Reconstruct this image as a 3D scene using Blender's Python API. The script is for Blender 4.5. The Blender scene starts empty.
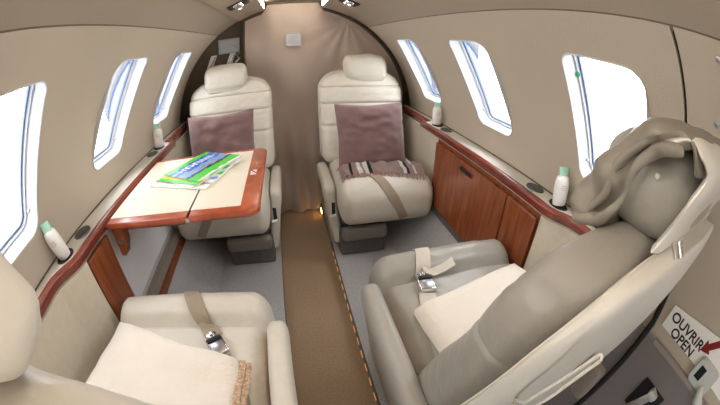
import bpy, bmesh, math, random
from mathutils import Vector, Matrix, noise
from mathutils.bvhtree import BVHTree
random.seed(4)
PI = math.pi
S = bpy.context.scene
C = S.collection
H = 1.09                       # eye height of the photographer above the aisle carpet
XC, ZC, RAD = .0445, -.462 + H, .735   # the round cabin section
FL = .07                       # raised side floor

# ------------------------------------------------------------------ materials
def nd(nt, t, **k):
    n = nt.nodes.new(t)
    for a, b in k.items():
        if a.startswith('i_'):
            n.inputs[a[2:].replace('_', ' ')].default_value = b
        else:
            setattr(n, a, b)
    return n
def mat(name, col, rough=.5, metal=0, bump=0, bscale=60, var=.0, vscale=4, vcol=None, stretch=(1, 1, 1), spec=.5, sheen=0, detail=4, emit=None, estr=0, coat=0):
    m = bpy.data.materials.new(name); m.use_nodes = True
    nt = m.node_tree; b = nt.nodes['Principled BSDF']; L = nt.links.new
    b.inputs['Roughness'].default_value = rough; b.inputs['Metallic'].default_value = metal
    b.inputs['Specular IOR Level'].default_value = spec
    b.inputs['Sheen Weight'].default_value = sheen
    b.inputs['Coat Weight'].default_value = coat
    b.inputs['Base Color'].default_value = (*col, 1)
    tc = nd(nt, 'ShaderNodeTexCoord'); mp = nd(nt, 'ShaderNodeMapping'); mp.inputs['Scale'].default_value = stretch
    L(tc.outputs['Object'], mp.inputs['Vector'])
    if var or vcol:
        n = nd(nt, 'ShaderNodeTexNoise'); n.inputs['Scale'].default_value = vscale; n.inputs['Detail'].default_value = detail
        L(mp.outputs[0], n.inputs['Vector'])
        r = nd(nt, 'ShaderNodeValToRGB')
        c2 = vcol or tuple(c * (1 - var) for c in col)
        r.color_ramp.elements[0].position = .35; r.color_ramp.elements[1].position = .65
        r.color_ramp.elements[0].color = (*c2, 1); r.color_ramp.elements[1].color = (*col, 1)
        L(n.outputs['Fac'], r.inputs['Fac']); L(r.outputs[0], b.inputs['Base Color'])
    if bump:
        n2 = nd(nt, 'ShaderNodeTexNoise'); n2.inputs['Scale'].default_value = bscale; n2.inputs['Detail'].default_value = 5
        L(mp.outputs[0], n2.inputs['Vector'])
        bp = nd(nt, 'ShaderNodeBump'); bp.inputs['Strength'].default_value = bump; bp.inputs['Distance'].default_value = .01
        L(n2.outputs['Fac'], bp.inputs['Height']); L(bp.outputs[0], b.inputs['Normal'])
    if emit:
        b.inputs['Emission Color'].default_value = (*emit, 1); b.inputs['Emission Strength'].default_value = estr
    return m
def s2l(r, g, b):
    f = lambda c: ((c / 255 + .055) / 1.055) ** 2.4 if c > 10 else c / 255 / 12.92
    return (f(r), f(g), f(b))
M = {}
M['liner'] = mat('liner_vinyl', s2l(184, 173, 157), .55, bump=.12, bscale=220, var=.04, vscale=3)
M['ceil'] = mat('ceiling_vinyl', s2l(156, 144, 129), .6, bump=.12, bscale=220, var=.05, vscale=3)
M['psu'] = mat('service_panel_vinyl', s2l(158, 142, 126), .5, bump=.1, bscale=160, var=.12, vscale=6)
M['fascia'] = mat('cream_fabric_panel', s2l(205, 196, 178), .85, bump=.35, bscale=330, var=.06, vscale=40)
M['whitepanel'] = mat('white_laminate', s2l(222, 222, 224), .5, var=.02)
M['leather'] = mat('cream_leather', s2l(206, 199, 186), .42, bump=.34, bscale=30, var=.07, vscale=5, spec=.5)
M['leather_shaded'] = mat('cream_leather_shaded', s2l(160, 155, 146), .33, bump=.3, bscale=30, var=.10, vscale=5, spec=.5)  # the cream leather again, with the near right seat's shade put into the colour
M['cover'] = mat('soft_cover_leather', s2l(138, 130, 118), .42, bump=.3, bscale=22, var=.15, vscale=7)
M['shell'] = mat('cream_shell', s2l(214, 210, 202), .32, bump=.03, bscale=60)
M['piping'] = mat('pale_piping', s2l(226, 220, 206), .5)
M['strap'] = mat('taupe_webbing', s2l(158, 142, 122), .75, bump=.3, bscale=400, var=.08, vscale=30)
M['strapl'] = mat('pale_webbing', s2l(205, 196, 182), .75, bump=.3, bscale=400, var=.06, vscale=30)
M['chrome'] = mat('chrome', (.78, .78, .8), .16, 1)
M['steel'] = mat('brushed_steel', (.5, .5, .52), .32, 1)
M['dish'] = mat('dark_steel_dish', (.16, .16, .17), .3, 1)
M['black'] = mat('black_rubber', (.008, .008, .009), .6)
M['dark'] = mat('dark_gap', (.012, .011, .010), .9)
M['slate'] = mat('dark_plinth', s2l(95, 92, 90), .8, bump=.3, bscale=200, var=.15, vscale=30)
M['barleather'] = mat('grey_footrest_leather', s2l(118, 110, 102), .5, bump=.2, bscale=60, var=.1)
M['carpet'] = mat('grey_carpet', s2l(196, 195, 195), 1, bump=.7, bscale=420, var=.22, vscale=130, spec=.1, sheen=.2)
M['aisle'] = mat('brown_aisle_carpet', s2l(182, 156, 128), 1, bump=.6, bscale=420, var=.16, vscale=110, spec=.1, sheen=.2)
M['riser'] = mat('grey_riser_carpet', s2l(160, 148, 136), .95, bump=.6, bscale=380, var=.15, vscale=90, spec=.1)
M['mauve'] = mat('mauve_linen', s2l(128, 97, 95), .85, bump=.5, bscale=260, var=.16, vscale=14, sheen=.3)
M['white_cloth'] = mat('cream_fleece', s2l(228, 218, 204), .9, bump=.3, bscale=120, var=.04, vscale=9, sheen=.3)
M['stitch'] = mat('brown_stitching', s2l(168, 128, 98), .9, bump=.4, bscale=250, vcol=s2l(220, 196, 170), vscale=160)
M['curtain'] = mat('taupe_curtain_cloth', s2l(224, 204, 188), .8, bump=.2, bscale=180, var=.07, vscale=5, sheen=.2)
M['joint'] = mat('brown_joint', s2l(110, 98, 84), .8)
M['door_low'] = mat('violet_grey_door_vinyl', s2l(120, 114, 115), .6, bump=.12, bscale=220, var=.05)
M['bulk'] = mat('dark_brown_bulkhead', s2l(92, 78, 62), .7, var=.15, vscale=5)
M['tan'] = mat('tan_edge_trim', s2l(178, 132, 82), .6)
M['placard'] = mat('grey_placard', s2l(172, 178, 184), .4, var=.12, vscale=40)
M['winwhite'] = mat('white_window_moulding', s2l(196, 198, 203), .35)
M['wingrey'] = mat('pale_grey_window_seal', s2l(196, 200, 208), .4)
M['gasket'] = mat('blue_grey_gasket', s2l(112, 128, 168), .4)
M['green'] = mat('green_sticker', s2l(40, 150, 90), .5)
M['tube'] = mat('white_plastic', s2l(238, 236, 234), .3, var=.02)
M['mint'] = mat('mint_plastic', s2l(176, 222, 200), .3)
M['ink'] = mat('pale_brown_print', s2l(205, 186, 176), .6)
M['signwhite'] = mat('sign_white', s2l(236, 234, 232), .5)
M['signink'] = mat('sign_black', s2l(28, 26, 28), .5)
M['signred'] = mat('sign_red', s2l(128, 22, 28), .5)
M['door'] = mat('door_grey_vinyl', s2l(150, 142, 138), .6, bump=.12, bscale=220, var=.05)
M['boxgrey'] = mat('pale_grey_plastic', s2l(190, 194, 192), .4)
M['screen'] = mat('dark_window', s2l(14, 30, 30), .15)
M['paper'] = mat('magazine_paper', s2l(240, 240, 238), .5)
M['cove'] = mat('cove_lamp', (1, .9, .72), .5, emit=(1, .93, .82), estr=28)
M['led'] = mat('amber_led', (1, .5, .15), .5, emit=(1, .32, .06), estr=.6)
M['amber'] = mat('amber_lamp', (1, .6, .25), .5, emit=(1, .5, .14), estr=14)
M['reading'] = mat('reading_lamp', (1, 1, 1), .3, emit=(1, .97, .92), estr=3)

def wood(name, c1, c2, stretch, rough=.25, scale=9):
    m = bpy.data.materials.new(name); m.use_nodes = True
    nt = m.node_tree; b = nt.nodes['Principled BSDF']; L = nt.links.new
    tc = nd(nt, 'ShaderNodeTexCoord'); mp = nd(nt, 'ShaderNodeMapping'); mp.inputs['Scale'].default_value = stretch
    L(tc.outputs['Object'], mp.inputs['Vector'])
    n = nd(nt, 'ShaderNodeTexNoise'); n.inputs['Scale'].default_value = scale; n.inputs['Detail'].default_value = 8; n.inputs['Distortion'].default_value = .6
    L(mp.outputs[0], n.inputs['Vector'])
    r = nd(nt, 'ShaderNodeValToRGB'); e = r.color_ramp.elements
    e[0].position = .3; e[0].color = (*c1, 1); e[1].position = .72; e[1].color = (*c2, 1)
    L(n.outputs['Fac'], r.inputs['Fac']); L(r.outputs[0], b.inputs['Base Color'])
    b.inputs['Roughness'].default_value = rough; b.inputs['Coat Weight'].default_value = .3; b.inputs['Coat Roughness'].default_value = .12
    return m
M['wood_cab'] = wood('cherry_veneer', s2l(118, 60, 33), s2l(150, 84, 49), (5, 5, .6))
M['wood_rail'] = wood('cherry_rail', s2l(92, 34, 25), s2l(130, 56, 40), (5, .8, 5), .22)
M['wood_table'] = wood('cherry_table_edge', s2l(150, 64, 40), s2l(186, 94, 62), (3, 3, 3), .25, 6)
M['inlay'] = mat('cream_table_leather', s2l(230, 220, 202), .42, bump=.1, bscale=160, var=.02)

def glass_mat():
    m = bpy.data.materials.new('clear_pane'); m.use_nodes = True
    nt = m.node_tree; nt.nodes.clear(); L = nt.links.new
    o = nd(nt, 'ShaderNodeOutputMaterial'); mx = nd(nt, 'ShaderNodeMixShader'); t = nd(nt, 'ShaderNodeBsdfTransparent'); g = nd(nt, 'ShaderNodeBsdfGlossy')
    t.inputs['Color'].default_value = (.96, .97, .98, 1); g.inputs['Roughness'].default_value = .03
    f = nd(nt, 'ShaderNodeFresnel'); f.inputs['IOR'].default_value = 1.12
    L(f.outputs[0], mx.inputs[0]); L(t.outputs[0], mx.inputs[1]); L(g.outputs[0], mx.inputs[2]); L(mx.outputs[0], o.inputs['Surface'])
    return m
M['glass'] = glass_mat()

# ------------------------------------------------------------------ object helpers
def link(name, bm, m, parent=None, smooth=True, loc=None):
    me = bpy.data.meshes.new(name)
    bmesh.ops.recalc_face_normals(bm, faces=bm.faces[:])
    bm.to_mesh(me); bm.free()
    for p in me.polygons: p.use_smooth = smooth
    if isinstance(m, (list, tuple)):
        for q in m: me.materials.append(q)
    else: me.materials.append(m)
    if smooth:
        me.set_sharp_from_angle(angle=math.radians(48))
    o = bpy.data.objects.new(name, me); C.objects.link(o)
    if parent: o.parent = parent
    if loc: o.location = loc
    return o
def tag(o, label, cat=None, group=None, kind=None):
    if label: o['label'] = label
    if cat: o['category'] = cat
    if group: o['group'] = group
    if kind: o['kind'] = kind
    return o
def thing(name, label, cat, loc=(0, 0, 0), rz=0, group=None):
    o = bpy.data.objects.new(name, None); C.objects.link(o)
    o.empty_display_size = .05
    o.location = loc; o.rotation_euler = (0, 0, rz)
    return tag(o, label, cat, group)
def struct(name, bm, m, label=None, parent=None, smooth=True):
    o = link(name, bm, m, parent, smooth)
    if not parent: o['kind'] = 'structure'
    if label: o['label'] = label
    return o

def box(bm, lo, hi, bev=0, seg=2):
    x0, y0, z0 = lo; x1, y1, z1 = hi
    vs = [bm.verts.new(p) for p in ((x0,y0,z0),(x1,y0,z0),(x1,y1,z0),(x0,y1,z0),(x0,y0,z1),(x1,y0,z1),(x1,y1,z1),(x0,y1,z1))]
    fs = [bm.faces.new([vs[i] for i in f]) for f in ((3,2,1,0),(4,5,6,7),(0,1,5,4),(1,2,6,5),(2,3,7,6),(3,0,4,7))]
    if bev:
        es = set(e for f in fs for e in f.edges)
        bmesh.ops.bevel(bm, geom=list(es), offset=bev, segments=seg, affect='EDGES', profile=.5)
    return bm
def nbox(lo, hi, bev=0, seg=2):
    return box(bmesh.new(), lo, hi, bev, seg)

def axis_samples(h, r, n, c):
    r = min(r, h * .999)
    out = [-h + r * (1 - math.cos(i / c * PI / 2)) for i in range(c)]
    inner = h - r
    out += [-inner + 2 * inner * i / n for i in range(n + 1)]
    out += [-v for v in out[:c]][::-1]
    return out
def rbox(sx, sy, sz, r, nx=8, ny=4, nz=8, c=4, fn=None):
    """rounded cushion block centred on the origin, dense enough to be shaped by fn(Vector)->Vector"""
    rr = r if isinstance(r, (tuple, list)) else (r, r, r)
    hs = (sx / 2, sy / 2, sz / 2)
    rr = tuple(min(q, h * .999) for q, h in zip(rr, hs))
    A = [axis_samples(hs[i], rr[i], (nx, ny, nz)[i], c) for i in range(3)]
    bm = bmesh.new(); vd = {}
    def vert(i, j, k):
        key = (i, j, k)
        if key in vd: return vd[key]
        p = [A[0][i], A[1][j], A[2][k]]
        q = [max(-(hs[a] - rr[a]), min(hs[a] - rr[a], p[a])) for a in range(3)]
        d = Vector([(p[a] - q[a]) / rr[a] for a in range(3)])
        if d.length > 1e-9: d.normalize()
        P = Vector([q[a] + d[a] * rr[a] for a in range(3)])
        if fn: P = Vector(fn(P))
        vd[key] = bm.verts.new(P); return vd[key]
    n = [len(a) - 1 for a in A]
    for ax in range(3):
        u, v = [a for a in range(3) if a != ax]
        for side in (0, n[ax]):
            for i in range(n[u]):
                for j in range(n[v]):
                    def mk(a, b):
                        t = [0, 0, 0]; t[ax] = side; t[u] = a; t[v] = b; return vert(*t)
                    try: bm.faces.new((mk(i, j), mk(i + 1, j), mk(i + 1, j + 1), mk(i, j + 1)))
                    except ValueError: pass
    return bm

def tube(bm, pts, rad, n=10, closed=False, flat=1.0, up=Vector((0, 0, 1))):
    pts = [Vector(p) for p in pts]; N = len(pts); rings = []
    for i, p in enumerate(pts):
        a = pts[(i - 1) % N] if (closed or i > 0) else p
        b = pts[(i + 1) % N] if (closed or i < N - 1) else p
        t = (b - a).normalized()
        s = t.cross(up)
        if s.length < 1e-4: s = t.cross(Vector((1, 0, 0)))
        s.normalize(); w = s.cross(t)
        r = rad(i / (N - 1)) if callable(rad) else rad
        rings.append([bm.verts.new(p + s * math.cos(k / n * 2 * PI) * r + w * math.sin(k / n * 2 * PI) * r * flat) for k in range(n)])
    for i in range(N if closed else N - 1):
        A, B = rings[i], rings[(i + 1) % N]
        for k in range(n): bm.faces.new((A[k], A[(k + 1) % n], B[(k + 1) % n], B[k]))
    if not closed:
        bm.faces.new(rings[0][::-1]); bm.faces.new(rings[-1])
    return bm
def lathe(bm, prof, n=24, M4=None, sx=1, sy=1):
    M4 = M4 or Matrix(); rings = []
    for r, z in prof:
        if r < 1e-6: rings.append([bm.verts.new(M4 @ Vector((0, 0, z)))])
        else: rings.append([bm.verts.new(M4 @ Vector((r * sx * math.cos(k / n * 2 * PI), r * sy * math.sin(k / n * 2 * PI), z))) for k in range(n)])
    for A, B in zip(rings, rings[1:]):
        for k in range(n):
            a = [A[k % len(A)], A[(k + 1) % len(A)], B[(k + 1) % len(B)], B[k % len(B)]]
            a2 = []
            for v in a:
                if v not in a2: a2.append(v)
            if len(a2) > 2: bm.faces.new(a2)
    return bm
def extrude_profile(bm, prof, path):
    """prof: list of (u,w) closed; path: list of functions/frames -> each frame maps (u,w) to a point"""
    rings = [[bm.verts.new(fr(u, w)) for u, w in prof] for fr in path]
    n = len(prof)
    for A, B in zip(rings, rings[1:]):
        for k in range(n): bm.faces.new((A[k], A[(k + 1) % n], B[(k + 1) % n], B[k]))
    bm.faces.new(rings[0][::-1]); bm.faces.new(rings[-1])
    return bm
def ribbon(bm, pts, sides, th=.002):
    """flat strap: centre points, half-width side vectors; thickness along local normal"""
    P = [Vector(p) for p in pts]; rings = []
    for i, p in enumerate(P):
        t = (P[min(i + 1, len(P) - 1)] - P[max(i - 1, 0)]).normalized()
        s = Vector(sides[i]); nrm = s.cross(t).normalized() * th
        rings.append([bm.verts.new(q) for q in (p - s - nrm, p + s - nrm, p + s + nrm, p - s + nrm)])
    for A, B in zip(rings, rings[1:]):
        for k in range(4): bm.faces.new((A[k], A[(k + 1) % 4], B[(k + 1) % 4], B[k]))
    bm.faces.new(rings[0][::-1]); bm.faces.new(rings[-1])
    return bm
def rrect(hw, hh, r, n=6):
    pts = []
    for cx, cy, a0 in ((hw - r, hh - r, 0), (-hw + r, hh - r, 90), (-hw + r, -hh + r, 180), (hw - r, -hh + r, 270)):
        for i in range(n + 1):
            a = math.radians(a0 + 90 * i / n); pts.append((cx + r * math.cos(a), cy + r * math.sin(a)))
    return pts
def cyl_pt(side, deg, y, r=RAD):
    a = math.radians(deg)
    return Vector((XC + side * r * math.cos(a), y, ZC + r * math.sin(a)))

# ------------------------------------------------------------------ cabin shell
WINS = [(.285, .525), (.85, 1.085), (1.42, 1.655)]
A0, A1 = 15.0, 44.0
Y_FRONT, Y_REAR = -1.25, 1.90
def arc_shell(side, a0, a1, y0, y1, r0, r1, n=40, ny=24):
    bm = bmesh.new()
    prof = [(r0, a0 + (a1 - a0) * i / n) for i in range(n + 1)] + [(r1, a1 - (a1 - a0) * i / n) for i in range(n + 1)]
    rings = []
    for j in range(ny + 1):
        y = y0 + (y1 - y0) * j / ny
        rings.append([bm.verts.new(cyl_pt(side, d, y, r)) for r, d in prof])
    m = len(prof)
    for A, B in zip(rings, rings[1:]):
        for k in range(m): bm.faces.new((A[k], A[(k + 1) % m], B[(k + 1) % m], B[k]))
    bm.faces.new(rings[0][::-1]); bm.faces.new(rings[-1])
    return bm
def win_outline(y0, y1, grow=0, r=.045, n=6):
    """rounded outline as (y, arc-length) pairs about the window centre"""
    hw = (y1 - y0) / 2 + grow; hh = math.radians(A1 - A0) * RAD / 2 + grow
    return rrect(hw, hh, r + grow, n)
def win_pt(side, yc, u, s, r):
    ac = (A0 + A1) / 2
    return cyl_pt(side, ac + math.degrees(s / RAD), yc + u, r)
def cutter(side, y0, y1):
    yc = (y0 + y1) / 2; bm = bmesh.new(); o = win_outline(y0, y1)
    a = [bm.verts.new(win_pt(side, yc, u, s, RAD - .05)) for u, s in o]
    b = [bm.verts.new(win_pt(side, yc, u, s, RAD + .08)) for u, s in o]
    n = len(o)
    for k in range(n): bm.faces.new((a[k], a[(k + 1) % n], b[(k + 1) % n], b[k]))
    bmesh.ops.triangulate(bm, faces=[bm.faces.new(a[::-1]), bm.faces.new(b)])
    return bm
def boolean_cut(o, bms):
    cs = []
    for bm in bms:
        bmesh.ops.recalc_face_normals(bm, faces=bm.faces[:])
        me = bpy.data.meshes.new('cut'); bm.to_mesh(me); bm.free()
        c = bpy.data.objects.new('cut', me); C.objects.link(c); cs.append(c)
        md = o.modifiers.new('b', 'BOOLEAN'); md.operation = 'DIFFERENCE'; md.object = c; md.solver = 'EXACT'
    bpy.context.view_layer.update()
    ev = o.evaluated_get(bpy.context.evaluated_depsgraph_get())
    me = bpy.data.meshes.new_from_object(ev); o.modifiers.clear(); o.data = me
    for c in cs: bpy.data.objects.remove(c)
    for p in me.polygons: p.use_smooth = True
    me.set_sharp_from_angle(angle=math.radians(30))

SEAM = 53.3
Y_DOOR = .19
for side, nm in ((-1, 'wall_left'), (1, 'wall_right')):
    o = struct(nm, arc_shell(side, -8, SEAM - .2, Y_FRONT if side < 0 else Y_DOOR + .003, Y_REAR, RAD, RAD + .03, 46, 30), M['liner'],
               'beige vinyl cabin side wall with three windows on the %s' % ('table side' if side < 0 else 'cabinet side'))
    boolean_cut(o, [cutter(side, *w) for w in WINS])
bm = bmesh.new()
DX0, DX1, DZ1 = XC - .11, XC + .11, 1.10
def part_poly(pts):
    a = [bm.verts.new((x, Y_FRONT - .03, z)) for x, z in pts]; b = [bm.verts.new((x, Y_FRONT + .001, z)) for x, z in pts]
    bm.faces.new(a); bm.faces.new(b[::-1])
    for k in range(len(pts)): bm.faces.new((a[k], a[(k + 1) % len(pts)], b[(k + 1) % len(pts)], b[k]))
rr_ = RAD + .05
part_poly([(DX0, -.02)] + [(DX0, 1.48)] + [(XC - rr_ * math.cos(math.radians(d)), max(-.02, ZC + rr_ * math.sin(math.radians(d)))) for d in range(76, -60, -4)])
part_poly([(DX1, -.02)] + [(DX1, 1.48)] + [(XC + rr_ * math.cos(math.radians(d)), max(-.02, ZC + rr_ * math.sin(math.radians(d)))) for d in range(76, -60, -4)])
part_poly([(DX0, DZ1), (DX1, DZ1), (DX1, 1.48), (DX0, 1.48)])
struct('wall_front', bm, M['liner'], 'beige forward cabin partition with the cockpit doorway', smooth=False)
# ceiling : two upper liner panels, the service panels and the raised centre
bm = bmesh.new()
prof = []
for side in (-1, 1):
    p = [(SEAM + .2, RAD)] + [(SEAM + (64.3 - SEAM) * i / 8, RAD) for i in range(1, 9)]
    prof.append(p)
for side in (-1, 1):
    rings = []
    for j in range(13):
        y = Y_FRONT + (Y_REAR - Y_FRONT) * j / 12
        pr = [(d, RAD) for d, _ in prof[0]] + [(d, RAD + .03) for d, _ in prof[0]][::-1]
        rings.append([bm.verts.new(cyl_pt(side, d, y, r)) for d, r in pr])
    m = len(pr)
    for A, B in zip(rings, rings[1:]):
        for k in range(m): bm.faces.new((A[k], A[(k + 1) % m], B[(k + 1) % m], B[k]))
    bm.faces.new(rings[0][::-1]); bm.faces.new(rings[-1])
# raised centre
HW = .168
cp = [(-HW, ZC + .715), (-HW, ZC + .765)] + [(HW * t / 5, ZC + .765 + .02 * (1 - (t / 5) ** 2)) for t in range(-5, 6)] + [(HW, ZC + .765), (HW, ZC + .715)]
cp2 = [(x * 1.12, z + .02) for x, z in cp][::-1]
full = cp + cp2
rings = []
for j in range(3):
    y = Y_FRONT + (1.995 - Y_FRONT) * j / 2
    rings.append([bm.verts.new((XC + x, y, z)) for x, z in full])
for A, B in zip(rings, rings[1:]):
    for k in range(len(full)): bm.faces.new((A[k], A[(k + 1) % len(full)], B[(k + 1) % len(full)], B[k]))
struct('ceiling', bm, M['ceil'], 'taupe vinyl ceiling with a raised centre channel')
for side, nm in ((-1, 'trim_1'), (1, 'trim_2')):
    struct(nm, arc_shell(side, 64.5, 76.9, Y_FRONT, Y_REAR, RAD - .004, RAD + .03, 8, 4), M['psu'], 'darker overhead service strip along the ceiling')
# dark backing behind panel joints
bm = bmesh.new()
for side in (-1, 1):
    for a in (SEAM, 64.4):
        pr = [(a - .8, RAD + .0015), (a + .8, RAD + .0015), (a + .8, RAD + .012), (a - .8, RAD + .012)]
        rr = [[bm.verts.new(cyl_pt(side, d, y, r)) for d, r in pr] for y in (Y_FRONT, Y_REAR)]
        for k in range(4): bm.faces.new((rr[0][k], rr[0][(k + 1) % 4], rr[1][(k + 1) % 4], rr[1][k]))
struct('trim_3', bm, M['joint'], 'thin dark joint lines between the ceiling and wall panels')

# rear bulkhead disc
bm = bmesh.new()
ring = [(XC + (RAD + .05) * math.cos(a), ZC + (RAD + .05) * math.sin(a)) for a in [math.radians(-90 + 360 * i / 64) for i in range(64)]]
ring = [(x, max(z, -.02)) for x, z in ring]
f0 = [bm.verts.new((x, 2.0, z + (.07 if z > ZC + .6 else 0))) for x, z in ring]; f1 = [bm.verts.new((x, 2.04, z + (.07 if z > ZC + .6 else 0))) for x, z in ring]
bm.faces.new(f0); bm.faces.new(f1[::-1])
for k in range(64): bm.faces.new((f0[k], f0[(k + 1) % 64], f1[(k + 1) % 64], f1[k]))
struct('wall_rear', bm, M['bulk'], 'dark brown bulkhead behind the curtain', smooth=False)
# liner end ring (dark reveal at the rear edge of the liner)
bm = bmesh.new()
for side in (-1, 1):
    pr = [(-28 + (105) * i / 40) for i in range(41)]
    A = [bm.verts.new(cyl_pt(side, d, Y_REAR, RAD + .01)) for d in pr]
    B = [bm.verts.new(cyl_pt(side, d, 2.0, RAD + .01)) for d in pr]
    A2 = [bm.verts.new(cyl_pt(side, d, Y_REAR, RAD + .028)) for d in pr]
    B2 = [bm.verts.new(cyl_pt(side, d, 2.0, RAD + .028)) for d in pr]
    for k in range(40):
        bm.faces.new((A[k], A[k + 1], B[k + 1], B[k])); bm.faces.new((A2[k], A2[k + 1], B2[k + 1], B2[k]))
        bm.faces.new((A[k], A[k + 1], A2[k + 1], A2[k])); bm.faces.new((B[k], B[k + 1], B2[k + 1], B2[k]))
struct('trim_4', bm, M['bulk'], 'dark reveal between wall lining and bulkhead')

# windows : reveal moulding, seal, gasket, pane
def win_ring(bm, side, yc, y0, y1, prof):
    """prof: list of (grow, radius)"""
    rings = []
    for g, r in prof:
        rings.append([bm.verts.new(win_pt(side, yc, u, s, r)) for u, s in win_outline(y0, y1, g, .045)])
    n = len(rings[0])
    for A, B in zip(rings, rings[1:]):
        for k in range(n): bm.faces.new((A[k], A[(k + 1) % n], B[(k + 1) % n], B[k]))
n = 0
for side in (-1, 1):
    for (y0, y1) in WINS:
        n += 1; yc = (y0 + y1) / 2
        w = thing('window_%d' % n, None, None); w['kind'] = 'structure'
        w['label'] = 'rounded cabin window, %s from the curtain on the %s wall' % (('third', 'second', 'first')[WINS.index((y0, y1))], 'table side' if side < 0 else 'cabinet side')
        bm = bmesh.new(); win_ring(bm, side, yc, y0, y1, [(.0005, RAD + .012), (.0015, RAD - .001), (.0005, RAD - .0035), (-.002, RAD - .002), (-.004, RAD + .010), (-.006, RAD + .025), (-.0085, RAD + .040)])
        link('window_moulding', bm, M['winwhite'], w)
        bm = bmesh.new(); win_ring(bm, side, yc, y0, y1, [(-.0075, RAD + .0395), (-.012, RAD + .0385), (-.0135, RAD + .046), (-.0135, RAD + .072)])
        link('window_seal', bm, M['wingrey'], w)
        bm = bmesh.new(); win_ring(bm, side, yc, y0, y1, [(-.013, RAD + .050), (-.0145, RAD + .047), (-.0185, RAD + .049), (-.0185, RAD + .058), (-.013, RAD + .060)])
        link('window_gasket', bm, M['gasket'], w)
        bm = bmesh.new()
        o = win_outline(y0, y1, -.015, .045)
        rows = 12; hh = max(s for u, s in o)
        cols = 8; hw = max(u for u, s in o); vs = {}
        for i in range(rows + 1):
            s = -hh + 2 * hh * i / rows
            for j in range(cols + 1):
                u = -hw + 2 * hw * j / cols
                vs[i, j] = bm.verts.new(win_pt(side, yc, u, s, RAD + .056))
        for i in range(rows):
            for j in range(cols): bm.faces.new((vs[i, j], vs[i, j + 1], vs[i + 1, j + 1], vs[i + 1, j]))
        link('window_pane', bm, M['glass'], w)
        # small vent plugs on the moulding
        bm = bmesh.new()
        for u, s in ((hw + .0085, -hh + .03), ):
            p = win_pt(side, yc, u, s, RAD + .030)
            lathe(bm, [(0, .004), (.004, .004), (.005, 0), (.005, -.006)], 12, Matrix.Translation(p) @ Vector((-side, 0, 0)).to_track_quat('Z', 'Y').to_matrix().to_4x4())
        link('screw_cap', bm, M['winwhite'], w)
        if side > 0 and y0 < .5:
            bm = bmesh.new(); p = win_pt(side, yc, hw + .005, hh * .62, RAD + .030)
            lathe(bm, [(0, .002), (.007, .002), (.0072, -.002)], 16, Matrix.Translation(p) @ Vector((-.7, -.7, 0)).to_track_quat('Z', 'Y').to_matrix().to_4x4())
            link('green_dot', bm, M['green'], w)

# door panel on the right, forward of the wall liner, with its dark seal
o = struct('door_1', arc_shell(1, -3.2, SEAM - .2, Y_FRONT, Y_DOOR - .004, RAD + .001, RAD + .03, 46, 20), M['liner'], 'grey brown door panel behind the covered headrest')
link('lower_panel', arc_shell(1, -53, -3.5, Y_FRONT, Y_DOOR + .01, RAD - .012, RAD + .03, 30, 12), M['door_low'], o)
bm = bmesh.new()
for a0, a1, hwid in ((-28, 52.6, .006),):
    k = 50; rs = []
    for i in range(k + 1):
        a = a0 + (a1 - a0) * i / k
        wd = .014
        rs.append([bm.verts.new(cyl_pt(1, a, Y_DOOR + .0015 + e * wd, RAD + r)) for e, r in ((-1, .008), (1, .008), (1, .02), (-1, .02))])
    for A, B in zip(rs, rs[1:]):
        for q in range(4): bm.faces.new((A[q], A[(q + 1) % 4], B[(q + 1) % 4], B[q]))
link('door_seal', bm, M['black'], o)
for (a, y) in ((50.4, .107), (40.3, .116), (30, .11), (45, -.4)):
    bm = bmesh.new(); p = cyl_pt(1, a, y, RAD)
    nrm = -Vector((math.cos(math.radians(a)), 0, math.sin(math.radians(a))))
    lathe(bm, [(0, .0015), (.004, .0015), (.0055, 0), (.0055, -.006)], 14, Matrix.Translation(p) @ nrm.to_track_quat('Z', 'Y').to_matrix().to_4x4())
    link('screw', bm, M['steel'], o)
# black seal profile beside the headrest, follows the door edge down to the floor
bm = bmesh.new()
tube(bm, [cyl_pt(1, 30 - 78 * i / 40, .155 - .055 * min(1, i / 16), RAD - .003 - .011 * (i > 16)) for i in range(41)], lambda t: .003 + .006 * min(1, t / .2), 8)
s_ = struct('trim_5', bm, M['dark'], 'thin black door edge seal curving down the cabinet side wall')
# ridge below the sign
bm = bmesh.new()
tube(bm, [cyl_pt(1, -3.4, y, RAD - .004) for y in (.06, -.2, -.5, -.9)], .010, 8)
link('door_ridge', bm, M['door'], o)

# floors
bm = bmesh.new()
def quadstrip(bm, prof, y0, y1, mi=0, ny=1):
    rs = [[bm.verts.new((x, y0 + (y1 - y0) * j / ny, z)) for x, z in prof] for j in range(ny + 1)]
    for A, B in zip(rs, rs[1:]):
        for k in range(len(prof) - 1):
            f = bm.faces.new((A[k], A[k + 1], B[k + 1], B[k])); f.material_index = mi
AH = .142
box(bm, (XC - AH, Y_FRONT, -.03), (XC + AH, 2.0, 0.0))
for f in bm.faces: f.material_index = 1
k0 = len(bm.faces)
for sd in (-1, 1):
    a, b = sorted((XC + sd * AH, XC + sd * .50))
    box(bm, (a, Y_FRONT, -.03), (b, 2.0, FL))
bm.faces.ensure_lookup_table()
for f in bm.faces[k0:]:
    c = f.calc_center_median()
    f.material_index = 2 if abs(abs(c.x - XC) - AH) < .004 else 0
flo = struct('floor', bm, [M['carpet'], M['aisle'], M['riser']], 'grey carpet with a sunken brown carpeted aisle', smooth=False)
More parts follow.
